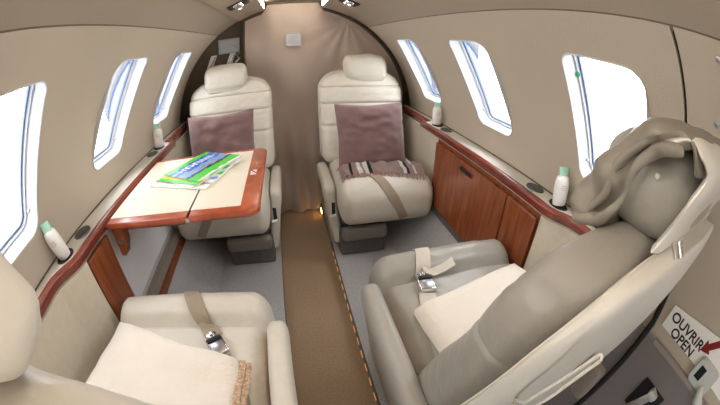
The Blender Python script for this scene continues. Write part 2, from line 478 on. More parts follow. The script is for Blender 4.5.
# carpeted lower side walls
for sd, nm in ((-1, 'baseboard_left'), (1, 'baseboard_right')):
    bm = bmesh.new()
    pr = []
    for i in range(9):
        a = math.radians(-52 + 45 * i / 8); pr.append((XC + sd * RAD * math.cos(a) * .985, ZC + RAD * math.sin(a) * .985))
    pr2 = [(x + sd * .02, z - .01) for x, z in pr][::-1]
    al = pr + pr2
    rs = [[bm.verts.new((x, y, z)) for x, z in al] for y in (Y_FRONT if sd < 0 else Y_DOOR + .011, 2.0)]
    for k in range(len(al)): bm.faces.new((rs[0][k], rs[0][(k + 1) % len(al)], rs[1][(k + 1) % len(al)], rs[1][k]))
    struct(nm, bm, M['carpet'], 'grey carpet running up the lower side wall')

# ------------------------------------------------------------------ side ledges with wooden rails and cup wells
JN, JF = .50, 1.50
def jog(y):
    def sm(a, b, t): t = max(0, min(1, (t - a) / (b - a))); return t * t * (3 - 2 * t)
    return .042 * (1 - sm(JN - .06, JN + .06, y)) + .045 * sm(JF - .012, JF + .012, y)
LEDZ = -.381 + H
def ledge(side, label):
    t = thing('side_ledge', label, 'ledge', (XC + side * .69, .9, LEDZ))
    ys = [-.3 + .05 * i for i in range(14)] + [JN - .08 + .02 * i for i in range(9)] + [.65 + .1 * i for i in range(9)] + [JF - .02, JF - .012, JF - .006, JF, JF + .006, JF + .012, JF + .02, 1.6, 1.75, 1.96]
    ys = sorted(set(round(y, 4) for y in ys))
    if side > 0: ys = [y for y in ys if y > Y_DOOR + .03]
    base = t.location
    P = lambda hx, y, z: Vector((XC + side * hx, y, z)) - base
    # cream padded top
    bm = bmesh.new()
    pr = [(0, 0), (0, -.035), (1, -.035), (1, 0), (.9, .0015), (.1, .0015)]
    extrude_profile(bm, pr, [(lambda u, w, y=y: P((.644 + jog(y)) * (1 - u) + .728 * u, y, LEDZ + w)) for y in ys])
    link('ledge_top', bm, M['fascia'] if False else M['shell'], t)
    bm = bmesh.new()
    rr = rrect(.0135, .0165, .0115, 5)
    extrude_profile(bm, rr, [(lambda u, w, y=y: P(.6365 + jog(y) + u, y, LEDZ - .007 + w)) for y in ys])
    link('wood_rail', bm, M['wood_rail'], t)
    # dark joint where ledge meets the wall
    bm = bmesh.new()
    tube(bm, [P(.7295, y, LEDZ + .002) for y in ys], .0028, 6)
    link('joint_strip', bm, M['bulk'], t)
    # pale trim line under the rail
    bm = bmesh.new()
    tube(bm, [P(.6365 + jog(y), y, LEDZ - .026) for y in ys if y < 1.48], .0028, 6)
    link('under_rail_bead', bm, M['fascia'], t)
    for y, kind in ((.556, 'w'), (.672, 'd'), (1.42, 'w'), (1.325, 'd')):
        h = link('cup_holder', lathe(bmesh.new(), ([(0, -.0),(.020, .0005), (.026, .003), (.030, .004), (.0315, .002), (.0315, 0)] if kind == 'd' else
               [(0, .0006), (.025, .0008), (.0265, .003), (.030, .0035), (.031, .0015), (.031, 0)]), 28, sx=.85, sy=1.15), [M['dish']] if kind == 'd' else [M['black']], t)
        h.location = P(.690, y, LEDZ + .002)
        if kind == 'd':
            b2 = bmesh.new(); lathe(b2, [(0, .0045), (.012, .0042), (.022, .0035)], 24, sx=.85, sy=1.15); link('holder_lid', b2, M['dish'], h)
        else:
            h['label'] = 'black cup well'
    return t
ledge(-1, 'cream side ledge with a cherry wood rail running beside the table')
ledge(1, 'cream side ledge with a cherry wood rail above the wooden cabinet doors')

# ------------------------------------------------------------------ fascia panels below the ledges
def panel_x(name, side, hx, y0, y1, z0, z1, m, parent=None, th=.012, bev=.002):
    xa, xb = sorted((XC + side * hx, XC + side * (hx + th)))
    return nbox((xa, y0, z0), (xb, y1, z1), bev)
ZT = LEDZ - .034
def panel_jog(side, hx, y0, y1, z0, z1, th=.012):
    ys = [y0 + (y1 - y0) * i / 30 for i in range(31)]
    return extrude_profile(bmesh.new(), [(0, z0), (th, z0), (th, z1), (0, z1)], [(lambda u, w, y=y: Vector((XC + side * (hx + jog(y) + u), y, w))) for y in ys])
o = struct('trim_6', panel_jog(-1, .630, -.3, .574, .27, ZT + .006), M['fascia'], 'cream fabric lower wall panel in front of the wooden panel on the table side', smooth=False)
o = struct('trim_7', panel_jog(1, .630, .2, .562, .27, ZT + .006), M['fascia'], 'cream fabric lower wall panel beside the large nearby seat', smooth=False)
o = struct('trim_8', panel_x('', 1, .668, 1.306, 1.97, .27, ZT, None), M['fascia'], 'cream fabric lower wall panel beside the seat with the throw', smooth=False)
o = struct('trim_9', panel_x('', -1, .668, 1.30, 1.97, .27, ZT, None), M['fascia'], 'cream fabric lower wall panel beside the seat behind the table', smooth=False)

# right cabinet
cb = thing('side_cabinet', 'low cherry wood cabinet with two doors below the bare side ledge', 'cabinet', (XC + .64, .93, .33))
def loc_bm(bm, base):
    bmesh.ops.translate(bm, verts=bm.verts[:], vec=-Vector(base)); return bm
B = cb.location
link('body', loc_bm(nbox((XC + .642, .568, .33), (XC + .66, 1.304, ZT), .001), B), M['wood_cab'], cb, False)
d1 = link('door', loc_bm(nbox((XC + .624, .735, .345), (XC + .640, 1.292, ZT - .012), .003), B), M['wood_cab'], cb, False)
d2 = link('door', loc_bm(nbox((XC + .624, .575, .345), (XC + .640, .729, ZT - .012), .003), B), M['wood_cab'], cb, False)
# recessed pull
hx = XC + .6225
ro = rrect(.050, .0125, .010, 5); ri = rrect(.044, .0085, .007, 5)
bm = bmesh.new()
A = [bm.verts.new((hx - .000, 1.0 + u, ZT - .043 + w)) for u, w in ro]; Bv = [bm.verts.new((hx - .003, 1.0 + u * .98, ZT - .043 + w * .95)) for u, w in ro]
Cv = [bm.verts.new((hx - .003, 1.0 + u, ZT - .043 + w)) for u, w in ri]; Dv = [bm.verts.new((hx + .0005, 1.0 + u, ZT - .043 + w)) for u, w in ri]
for X1, X2 in ((A, Bv), (Bv, Cv), (Cv, Dv)):
    for k in range(len(A)): bm.faces.new((X1[k], X1[(k + 1) % len(A)], X2[(k + 1) % len(A)], X2[k]))
hnd = link('recessed_pull', loc_bm(bm, B), M['wood_rail'], d1)
bm = bmesh.new(); f = bm.faces.new([bm.verts.new((hx, 1.0 + u, ZT - .043 + w)) for u, w in ri])
link('pull_recess', loc_bm(bm, B), M['dark'], d1)
link('plinth', loc_bm(nbox((XC + .632, .568, .305), (XC + .66, 1.304, .335), .002), B), M['slate'], cb, False)

# left: wood panel and open bay that stows the table
bay = thing('table_bay', 'cherry wood and white storage bay in the side wall under the table', 'cabinet', (XC - .64, .95, .29)); B = bay.location
link('wood_panel', loc_bm(nbox((XC - .640, .578, .27), (XC - .624, .712, ZT), .002), B), M['wood_cab'], bay, False)
link('back_panel', loc_bm(nbox((XC - .680, .712, .30), (XC - .668, 1.30, ZT), .001), B), M['whitepanel'], bay, False)
link('sill', loc_bm(nbox((XC - .672, .712, .265), (XC - .634, 1.30, .335), .003), B), M['riser'], bay, False)
link('wood_lip', loc_bm(nbox((XC - .640, .712, .255), (XC - .618, 1.30, .292), .003), B), M['wood_cab'], bay, False)
link('end_panel', loc_bm(nbox((XC - .668, 1.295, .27), (XC - .624, 1.31, ZT), .002), B), M['riser'], bay, False)

# ------------------------------------------------------------------ folding table
TZ = -.385 + H
tb = thing('folding_table', 'fold out cherry edged table with cream leather top holding magazines', 'table', (-.34, .97, TZ)); B = tb.location
def leaf(x0, x1, r_right):
    y0, y1 = .716, 1.232
    def outline(x0, x1, y0, y1, r):
        if r <= 0: return [(x0, y0), (x1, y0), (x1, y1), (x0, y1)]
        out = [(x0, y0)]
        for i in range(9): a = -PI / 2 + PI / 2 * i / 8; out.append((x1 - r + r * math.cos(a), y0 + r + r * math.sin(a)))
        for i in range(9): a = PI / 2 * i / 8; out.append((x1 - r + r * math.cos(a), y1 - r + r * math.sin(a)))
        out.append((x0, y1)); return out
    bm = bmesh.new(); ol = outline(x0, x1, y0, y1, r_right)
    lv = []
    for ins, z in ((.004, TZ - .020), (0, TZ - .016), (0, TZ - .004), (.0035, TZ)):
        cx, cy = (x0 + x1) / 2, (y0 + y1) / 2
        lv.append([bm.verts.new((x + (ins if x < cx else -ins), y + (ins if y < cy else -ins), z)) for x, y in ol])
    n = len(ol)
    for A, Bq in zip(lv, lv[1:]):
        for k in range(n): bm.faces.new((A[k], A[(k + 1) % n], Bq[(k + 1) % n], Bq[k]))
    bm.faces.new(lv[0][::-1]); bm.faces.new(lv[-1])
    lf = link('table_leaf', loc_bm(bm, B), M['wood_table'], tb)
    bm = bmesh.new()
    xi1 = x1 - (.052 if r_right else .0015); xi0 = x0 + (.0015 if r_right else .006)
    ol = outline(xi0, xi1, y0 + .032, y1 - .028, .004 if r_right else 0)
    a = [bm.verts.new((x, y, TZ - .001)) for x, y in ol]; b = [bm.verts.new((x, y, TZ + .0012)) for x, y in ol]
    for k in range(len(ol)): bm.faces.new((a[k], a[(k + 1) % len(ol)], b[(k + 1) % len(ol)], b[k]))
    bm.faces.new(b)
    link('leather_inlay', loc_bm(bm, B), M['inlay'], lf)
    return lf
leaf(-.578, -.2935, 0)
l2 = leaf(-.2905, -.092, .030)
bm = bmesh.new(); tube(bm, [(-.292, .7125, TZ - .010), (-.292, .7185, TZ - .010)], .006, 10); link('hinge', loc_bm(bm, B), M['steel'], tb)
bm = bmesh.new(); box(bm, (-.2925, .719, TZ - .016), (-.2915, 1.23, TZ + .0005)); link('hinge_strip', loc_bm(bm, B), M['black'], tb)
for ya in (.735, 1.17): link('under_rail', loc_bm(nbox((-.575, ya, TZ - .034), (-.31, ya + .04, TZ - .020), .002), B), M['wood_cab'], tb, False)
bm = bmesh.new()
pr = [(-.575, TZ - .034), (-.535, TZ - .034), (-.538, TZ - .08), (-.556, TZ - .125), (-.573, TZ - .125)]
a = [bm.verts.new((x, .738, z)) for x, z in pr]; b = [bm.verts.new((x, .775, z)) for x, z in pr]
for k in range(5): bm.faces.new((a[k], a[(k + 1) % 5], b[(k + 1) % 5], b[k]))
bm.faces.new(a); bm.faces.new(b[::-1]); link('support_bracket', loc_bm(bm, B), M['wood_cab'], tb, False)
bm = bmesh.new(); lathe(bm, [(0, .012), (.006, .012), (.008, .008), (.006, 0)], 14, Matrix.Translation((-.553, .738, TZ - .07)) @ Matrix.Rotation(PI / 2, 4, 'X')); link('latch_knob', loc_bm(bm, B), M['steel'], tb)
# small pale printed mark on the wood border
bm = bmesh.new()
for i in range(3):
    for j in range(4):
        if (i + j) % 4 != 3: box(bm, (-.135 + .007 * i, .955 + .011 * j, TZ + .0002), (-.1295 + .007 * i, .963 + .011 * j, TZ + .0008))
link('printed_mark', loc_bm(bm, B), M['signwhite'], l2, False)

# ------------------------------------------------------------------ magazines
def mag_mat(name, bands, ang=1):
    """bands along local y: list of (pos, colour); mottled picture areas"""
    m = bpy.data.materials.new(name); m.use_nodes = True
    nt = m.node_tree; b = nt.nodes['Principled BSDF']; L = nt.links.new
    b.inputs['Roughness'].default_value = .3
    tc = nd(nt, 'ShaderNodeTexCoord'); sp = nd(nt, 'ShaderNodeSeparateXYZ')
    L(tc.outputs['Generated'], sp.inputs[0])
    r = nd(nt, 'ShaderNodeValToRGB'); r.color_ramp.interpolation = 'CONSTANT'; e = r.color_ramp.elements
    e[0].position = 0; e[0].color = (*bands[0][1], 1)
    e[1].position = bands[1][0]; e[1].color = (*bands[1][1], 1)
    for p, c in bands[2:]:
        q = e.new(p); q.color = (*c, 1)
    n = nd(nt, 'ShaderNodeTexNoise'); n.inputs['Scale'].default_value = 9; n.inputs['Detail'].default_value = 4
    L(tc.outputs['Generated'], n.inputs['Vector'])
    ad = nd(nt, 'ShaderNodeMath', operation='MULTIPLY_ADD'); ad.inputs[1].default_value = .22
    L(n.outputs['Fac'], ad.inputs[0]); 
    sb = nd(nt, 'ShaderNodeMath', operation='SUBTRACT'); sb.inputs[1].default_value = .11
    L(sp.outputs[ang], ad.inputs[2]); L(ad.outputs[0], sb.inputs[0]); L(sb.outputs[0], r.inputs['Fac']); L(r.outputs[0], b.inputs['Base Color'])
    return m
G_, BL, LB, WH, DK, YE, TA = s2l(70, 200, 50), s2l(30, 70, 170), s2l(110, 160, 225), s2l(240, 240, 240), s2l(30, 42, 36), s2l(230, 210, 60), s2l(170, 140, 100)
MG1 = mag_mat('magazine_cover_blue', [(0, G_), (.14, BL), (.24, LB), (.34, BL), (.44, LB), (.54, TA), (.60, LB), (.66, DK), (.74, G_), (.95, WH)], 0)
MG2 = mag_mat('magazine_cover_green', [(0, G_), (.10, YE), (.16, WH), (.32, G_), (.6, WH), (.8, G_)])
MG3 = mag_mat('magazine_cover_pale', [(0, WH), (.15, TA), (.22, WH), (.35, LB), (.42, WH), (.55, G_), (.65, WH), (.8, YE), (.85, WH)])
MG4 = mag_mat('magazine_cover_striped', [(0, WH), (.25, DK), (.3, WH), (.6, G_), (.75, WH)])
def magazine(label, x, y, z, rz, w, d, th, m):
    o = thing('magazine', label, 'magazine', (x, y, z), rz, 'magazines stacked on the folding table')
    bm = bmesh.new()
    box(bm, (-w / 2 + .002, -d / 2 + .002, .0003), (w / 2 - .002, d / 2 - .002, th - .0003)); link('pages', bm, M['paper'], o, False)
    bm = bmesh.new()
    nx = 10; top = []
    for i in range(nx + 1):
        x_ = -w / 2 + w * i / nx
        lift = .0015 * (i / nx) ** 3
        top.append([bm.verts.new((x_, s * d / 2, th + lift + t)) for s in (-1, 1) for t in (0, .0008)])
    for a, b in zip(top, top[1:]):
        for q in ((0, 1), (1, 3), (3, 2), (2, 0)): bm.faces.new((a[q[0]], a[q[1]], b[q[1]], b[q[0]]))
    bm.faces.new([top[0][i] for i in (0, 1, 3, 2)]); bm.faces.new([top[-1][i] for i in (2, 3, 1, 0)])
    cv = link('cover', bm, m, o, False)
    return o
z = TZ + .0014
magazine('pale magazine at the bottom of the pile, its near edge showing below the others', -.352, 1.000, z, math.radians(-19), .245, .20, .004, MG3)
magazine('striped magazine, second up in the pile', -.330, 1.035, z + .0052, math.radians(-34), .20, .25, .003, MG4)
magazine('green edged magazine just under the blue covered one', -.335, 1.030, z + .0095, math.radians(-25), .195, .235, .003, MG2)
mg = magazine('blue and green covered magazine on top of the pile', -.318, 1.052, z + .0138, math.radians(-31), .19, .235, .003, MG1)
# illegible pale masthead strokes on the top cover
bm = bmesh.new()
random.seed(9)
yy = -.085
while yy < .085:
    wd = random.uniform(.009, .018); box(bm, (-.052, yy, .0042), (-.022, yy + wd * .3, .0047)); q = random.choice((-.052, -.04, -.028)); box(bm, (q, yy, .0042), (q + .006, yy + wd, .0047)); yy += wd + .006
link('masthead', bm, M['paper'], mg, False)

# ------------------------------------------------------------------ seats
def groove(h, hs, w=.007, d=.006):
    return sum(d * math.exp(-((h - q) / w) ** 2) for q in hs)
def build_seat(name, label, X, Y, rz, inb, near, leather, group, head_h, cover=False, lat=0, back_dy=0, arm_h=.47, cx=0, hfwd=0, flare=0):
    t = thing(name, label, 'seat', (X, Y, FL), rz, group)
    nz = lambda p, s, a: a * noise.noise(Vector(p) * s)
    # seat cushion with front roll
    W_ = .465; D_ = .535 if near else .52; HT = .215; CF = .035 if near else .02
    def fc(P):
        x, y, z_ = P
        top = z_ > HT * .1
        if top:
            z_ -= groove(y, (.115,), .011, .020) if near else groove(y, (.10,), .012, .004)
            z_ += .012 * math.cos(x / W_ * PI) * (1 if near else .6)
            if y > .11: z_ += (.030 if near else .012) * math.sin(min(1, (y - .11) / .13) * PI)
            z_ -= .010 * max(0, -y) / .25
            z_ += nz((x + X, y + Y, 0), 9, .004) + nz((x * 2.2 + X, y * .9, 3), 26, .0022)
        return (x, y, z_)
    R_ = (.05, .09, .09)
    bm = rbox(W_, D_, HT, R_, 26, 44, 6, 7, fc)
    bmesh.ops.translate(bm, verts=bm.verts[:], vec=(cx, CF - D_ / 2, (.2225 if near else .200) + HT / 2))
    cush = link('seat_cushion', bm, leather, t)
    bvh = BVHTree.FromPolygons([v.co[:] for v in cush.data.vertices], [p.vertices[:] for p in cush.data.polygons])
    def on(x, y, off=.003):
        r = bvh.ray_cast(Vector((x, y, .8)), Vector((0, 0, -1)))
        return r[0] + Vector((0, 0, off)) if r[0] else Vector((x, y, .43))
    # backrest
    yf = lambda h: -.42 + back_dy - (h - .49) * .36
    th = lambda h: max(.062, .125 - .055 * (h - .49) / .43)
    TOP = .893 if near and cover else .875; BOT = .38; HB = TOP - BOT
    seams = (.79, .70, .585) if not near else (.728,)
    RC = .115
    def hwid(h, hw0):
        if h > TOP - RC: return hw0 - RC + math.sqrt(max(0, RC ** 2 - (h - TOP + RC) ** 2))
        return hw0
    def fb(P):
        x, y, z_ = P
        h = z_ + HB / 2 + BOT
        x *= hwid(h, .24) / .24
        front = max(0, y) / .06
        g = groove(h, seams, .0055, .010) if not near else groove(h, seams, .0038, .006)
        d = .008 * math.cos(x / .5 * PI) * front + .006 * front * abs(math.sin((h - BOT) * 11)) + nz((x + X, 0, h), 11, .004) * front + nz((x * 1.0 + X, 1, h * 3), 20, .002) * front
        y2 = (y - .06) / .12 * th(h)
        edge = 1 if abs(x) > .2 else 0
        x -= math.copysign(g * .7, x) * (abs(x) > .15)
        return (x, yf(h) + y2 + d - g * front, h)
    bm = rbox(.48, .12, HB, (.05, .045, .05), 24, 8, 130 if near else 60, 6, fb)
    bk = link('backrest', bm, leather, t)
    # piping along the rear edge of the upholstery
    pts = []
    for i in range(60):
        u = i / 59
        L1 = TOP - RC - .40
        # run up one side, across the top, and down the other
        tot = L1 * 2 + PI * RC + 2 * (.24 - RC); d = u * tot
        if d < L1: x, h = -.24, .40 + d
        elif d < L1 + PI / 2 * RC: a = (d - L1) / RC; x, h = -.24 + RC - RC * math.cos(a), TOP - RC + RC * math.sin(a)
        elif d < tot - L1 - PI / 2 * RC: x, h = -.24 + RC + (d - L1 - PI / 2 * RC), TOP
        elif d < tot - L1: a = (d - (tot - L1 - PI / 2 * RC)) / RC; x, h = .24 - RC + RC * math.sin(a), TOP - RC + RC * math.cos(a)
        else: x, h = .24, .40 + (tot - d)
        pts.append((x * .995, yf(h) - th(h) * .99, h - .002))
    bm = bmesh.new(); tube(bm, pts, .0026, 6, up=Vector((0, 1, 0))); link('piping', bm, M['piping'], bk)
    # hard shell on the back
    def fs(P):
        x, y, z_ = P
        h = z_ + HB / 2 + BOT
        x *= hwid(h, .24) / .24
        t2 = .036 - .020 * (h - .49) / .43
        bul = .020 * max(0, math.cos(x / .5 * PI)) if y < 0 else 0
        return (x, yf(h) - th(h) + .006 + (y - .02) / .04 * t2 - bul, h)
    bm = rbox(.484, .04, HB + .01, (.03, .018, .03), 16, 3, 30, 4, fs)
    sh = link('back_shell', bm, M['shell'], t)
    # headrest
    hx, hy, hz = lat, yf(head_h) - (.055 if near else .02) + hfwd, head_h
    hw_, hd_, hh_ = .25, (.135 if near else .105), .158
    if cover: hd_, hh_ = .122, .110
    if flare: hd_, hh_ = .085, .150
    def fh(P):
        x, y, z_ = P
        e = 1 - (abs(x) / (hw_ / 2)) ** 6 * .12
        if flare: x *= 1 - flare * (z_ / hh_ + .5); z_ -= .012 * math.sin(x * 40)
        y *= e; z_ *= e
        z_ += .006 * math.cos(x / hw_ * PI) * (1 if z_ > 0 else -.5) + nz((x + X, y, z_), 14, .006)
        y += nz((x + X, y + 4, z_), 14, .007)
        if y > 0: y += .012 * math.exp(-((z_ - .02) / .06) ** 2) - groove(z_, (-.055,), .006, .005)
        return (x, y - z_ * (.1 if cover else .32), z_)
    bm = rbox(hw_, hd_, hh_, (.02, .03, .03) if flare else (.035, .05, .05), 26, 10, 16, 6, fh)
    hr = link('headrest', bm, leather, t, loc=(hx, hy, hz))
    for s in ((-1, 1) if not near else ()):
        bm = bmesh.new(); lathe(bm, [(0, .012), (.007, .012), (.009, .006), (.006, 0)], 14, Matrix.Translation((s * (hw_ / 2 - .006), -.0, -hh_ / 2 + .004)) @ Matrix.Rotation(s * PI / 2, 4, 'Y')); link('knob', bm, M['chrome'], hr)
    # armrest slab on the aisle side
    ax = inb * (.260 if near else .242)
    AL = .42 if near else .36; AB = .12 if near else .03; AHh = arm_h - AB
    def lean(h): return -inb * .055 * max(0, arm_h - .05 - h) / .40
    def fa(P):
        x, y, z_ = P
        h = z_ + AHh / 2 + AB
        if h > arm_h - .075: x *= 1.10
        z_ += .005 * math.cos(y / .5 * PI) if z_ > .1 else 0
        return (x + lean(h), y, z_)
    bm = rbox(.046 if near else .054, AL, AHh, (.018, .03, .03), 5, 16, 20, 5, fa)
    bmesh.ops.translate(bm, verts=bm.verts[:], vec=(ax, -.13 - AL / 2, AB + AHh / 2))
    ar = link('armrest', bm, leather, t)
    bm = bmesh.new(); pr_ = [(ax + lean(h) - inb * .0235, h) for h in (AB + .04, .25, arm_h - .04)]
    for (xa, ha), (xb, hb) in zip(pr_, pr_[1:]):
        v = [bm.verts.new(q) for q in ((xa - .003, -.15, ha), (xa + .003, -.15, ha), (xb + .003, -.15, hb), (xb - .003, -.15, hb), (xa - .003, -.13 - AL + .03, ha), (xa + .003, -.13 - AL + .03, ha), (xb + .003, -.13 - AL + .03, hb), (xb - .003, -.13 - AL + .03, hb))]
        for f in ((0,1,2,3),(7,6,5,4),(0,4,5,1),(1,5,6,2),(2,6,7,3),(3,7,4,0)): bm.faces.new([v[q] for q in f])
    link('armrest_edge', bm, M['tan'], ar, False)
    # latch in the front of the armrest
    fy = -.10 - .026
    lz = arm_h - .14; lx = ax + lean(lz)
    bm = bmesh.new(); box(bm, (lx - .009, -.150, lz - .02), (lx + .009, -.1275, lz + .055), .003)
    link('latch_recess', bm, M['black'], ar, False)
    bm = bmesh.new(); tube(bm, [(lx - .010, -.124, lz - .012), (lx + .020, -.120, lz - .016)], .0065, 10)
    link('latch_handle', bm, M['signwhite'], ar)
    # pedestal
    px_ = sorted((inb * .205, -inb * .03))
    bm = nbox((px_[0], -.44, 0), (px_[1], -.07, .14), .012); bs = link('pedestal', bm, M['slate'], t, False)
    bm = rbox(.225, .05, .075, .022, 8, 3, 3, 5); bmesh.ops.translate(bm, verts=bm.verts[:], vec=(inb * .09, -.045, .150)); link('footrest', bm, M['barleather'], bs)
    bm = nbox((-.20, -.46, .185), (.20, -.06, .240), .02, 3); link('seat_pan', bm, M['slate'], t, False)
    return t, on, cush, hr, bk, sh
GRP = None
seats = {}
for key, args in dict(
    fr=('passenger_seat', 'cream leather seat facing the camera with the fringed throw across it', .42, 1.235, PI, 1, False, M['leather'], GRP, .893, False, -.028, 0, .37, -.02),
    fl=('passenger_seat', 'cream leather seat facing the camera behind the wooden table', -.33, 1.24, PI, -1, False, M['leather'], GRP, .885, False, .015, 0, .37, .02),
    nr=('passenger_seat', 'large nearby cream leather seat in a painted shade tone seen side on, with a hooded headrest', .425, .715, 0, -1, True, M['leather_shaded'], GRP, .940, True, 0, 0, .475, 0, .042),
    nl=('passenger_seat', 'cream leather seat with the stitched blanket, its back cut off by the corner', -.335, .635, 0, 1, True, M['leather'], GRP, .954, False, .036, -.004, .47, .01, .072, .5)).items():
    seats[key] = build_seat(*args)

def lay_ribbon(bvh, P, hw, th=.0022, gap=.002, n=6):
    """webbing whose every vertex is pushed clear of the cushion surface"""
    P = [Vector(p) for p in P]; rows = []
    for i, p in enumerate(P):
        t = (P[min(i + 1, len(P) - 1)] - P[max(i - 1, 0)]).normalized()
        loc, nor, _, _ = bvh.find_nearest(p)
        sd = nor.cross(t).normalized() * hw
        rows.append([p + sd * (-1 + 2 * k / n) for k in range(n + 1)])
    bm = bmesh.new(); lo, hi = [], []
    for r in rows:
        a, b = [], []
        for q in r:
            loc, nor, _, _ = bvh.find_nearest(q); d = (q - loc).dot(nor)
            if d < gap: q = loc + nor * gap
            a.append(bm.verts.new(q)); b.append(bm.verts.new(q + nor * th))
        lo.append(a); hi.append(b)
    for g, fl in ((lo, 1), (hi, 0)):
        for A, B2 in zip(g, g[1:]):
            for k in range(n): bm.faces.new((A[k], A[k + 1], B2[k + 1], B2[k]))
    for i in range(len(rows) - 1):
        for k in (0, n): bm.faces.new((lo[i][k], hi[i][k], hi[i + 1][k], lo[i + 1][k]))
    for i in (0, len(rows) - 1):
        for k in range(n): bm.faces.new((lo[i][k], lo[i][k + 1], hi[i][k + 1], hi[i][k]))
    return bm
def cush_bvh(c): return BVHTree.FromPolygons([v.co[:] for v in c.data.vertices], [p.vertices[:] for p in c.data.polygons])
def strap(seat, on, pts, m, hw=.022, name='belt_strap'):
    dense = []
    for (a, b) in zip(pts, pts[1:]):
        for i in range(8): dense.append(Vector(a).lerp(Vector(b), i / 8))
    dense.append(Vector(pts[-1]))
    P = [on(q.x, q.y, .003) for q in dense]
    c = [x for x in seat.children if x.name.startswith('seat_cushion')][0]
    return link(name, lay_ribbon(cush_bvh(c), P, hw), m, seat)
def buckle(seat, on, x, y, ang, parent_name='buckle'):
    p = on(x, y, .010)
    Mx = Matrix.Translation(p) @ Matrix.Rotation(ang, 4, 'Z')
    bm = nbox((-.022, -.028, -.006), (.022, .024, .008), .004, 3); bmesh.ops.transform(bm, matrix=Mx, verts=bm.verts[:]); b = link('belt_buckle', bm, M['chrome'], seat)
    bm = nbox((-.019, .010, .007), (.019, .021, .013), .003); bmesh.ops.transform(bm, matrix=Mx, verts=bm.verts[:]); link('buckle_bar', bm, M['black'], b)
    bm = nbox((-.017, -.024, .007), (.017, .006, .011), .003); bmesh.ops.transform(bm, matrix=Mx, verts=bm.verts[:]); link('buckle_plate', bm, M['steel'], b)
    bm = bmesh.new(); lathe(bm, [(0, .012), (.004, .012), (.0065, .009), (.0065, 0)], 14, Mx @ Matrix.Translation((0, .034, .0))); link('buckle_stud', bm, M['chrome'], b)
    bm = nbox((-.014, .024, -.003), (.014, .046, .001), .002); bmesh.ops.transform(bm, matrix=Mx, verts=bm.verts[:]); link('buckle_tongue', bm, M['chrome'], b)
    return b
# near left : strap x from -.33 at the front edge to -.225 at the buckle
s, on = seats['nl'][:2]; ox, oy = -.335, .635
buckle(s, on, -.216 - ox, .436 - oy, math.radians(28))
strap(s, on, [(-.205 - ox, .41 - oy), (-.165 - ox, .30 - oy), (-.16 - ox, .22 - oy)], M['strap'])
# near right
s, on = seats['nr'][:2]; ox, oy = .425, .715
bm = bmesh.new()
A = on(.322 - ox, .61 - oy, .012)
pts = [A, on(.35 - ox, .60 - oy, .016), on(.385 - ox, .605 - oy, .014), on(.42 - ox, .612 - oy, .010)]
ribbon(bm, pts, [Vector((.003, .022, 0))] * 4, .0018); link('belt_strap', bm, M['strapl'], s)
buckle(s, on, .312 - ox, .553 - oy, math.radians(-6))
strap(s, on, [(.306 - ox, .525 - oy), (.285 - ox, .45 - oy), (.275 - ox, .36 - oy), (.27 - ox, .28 - oy)], M['strapl'])
def wrap_strap(seat, cush, top, x_end, drop, m, hw=.021):
    """one strap: along the cushion top through local points, then round the front roll to the lower edge"""
    bvh = BVHTree.FromPolygons([v.co[:] for v in cush.data.vertices], [p.vertices[:] for p in cush.data.polygons])
    P = []
    def cast(o, d):
        r = bvh.ray_cast(Vector(o), Vector(d).normalized())
        if r[0]: P.append(r[0] + r[1] * .003)
    for a, b in zip(top, top[1:]):
        for k in range(6):
            q = Vector(a).lerp(Vector(b), k / 6); cast((q.x, q.y, .9), (0, 0, -1))
    x0, y0 = top[-1]
    for k in range(16):
        th = PI / 2 - (PI / 2 + drop) * k / 15
        d = Vector((0, math.cos(th), math.sin(th))); c = Vector((x0 + (x_end - x0) * k / 15, y0, .33))
        cast(c + d * .6, -d)
    for _ in range(4):
        Q = [P[0]] + [(P[k - 1] + P[k] * 2 + P[k + 1]) / 4 for k in range(1, len(P) - 1)] + [P[-1]]
        for k, q in enumerate(Q):
            loc, nor, _, _ = bvh.find_nearest(q)
            if (q - loc).dot(nor) < .003: Q[k] = loc + nor * .003
        P = Q
    return link('belt_strap', lay_ribbon(bvh, P, hw), m, seat)
s, on, c = seats['fr'][:3]
wrap_strap(s, c, [(-(.345 - .42), -.13), (-(.375 - .42), -.08)], -(.505 - .42), .75, M['strap'])
s, on, c = seats['fl'][:3]
wrap_strap(s, c, [(-(-.26 + .33), -.14), (-(-.30 + .33), -.08)], -(-.455 + .33), .75, M['strap'])
s, on, c = seats['nl'][:3]
wrap_strap(s, c, [(-.225 + .335, .465 - .635), (-.262 + .335, .521 - .635), (-.305 + .335, .60 - .635)], -.335 + .335, .4, M['strap'])
s, on, c = seats['nr'][:3]
wrap_strap(s, c, [(.322 - .425, .60 - .715), (.335 - .425, .64 - .715), (.352 - .425, .69 - .715)], .372 - .425, .4, M['strapl'])

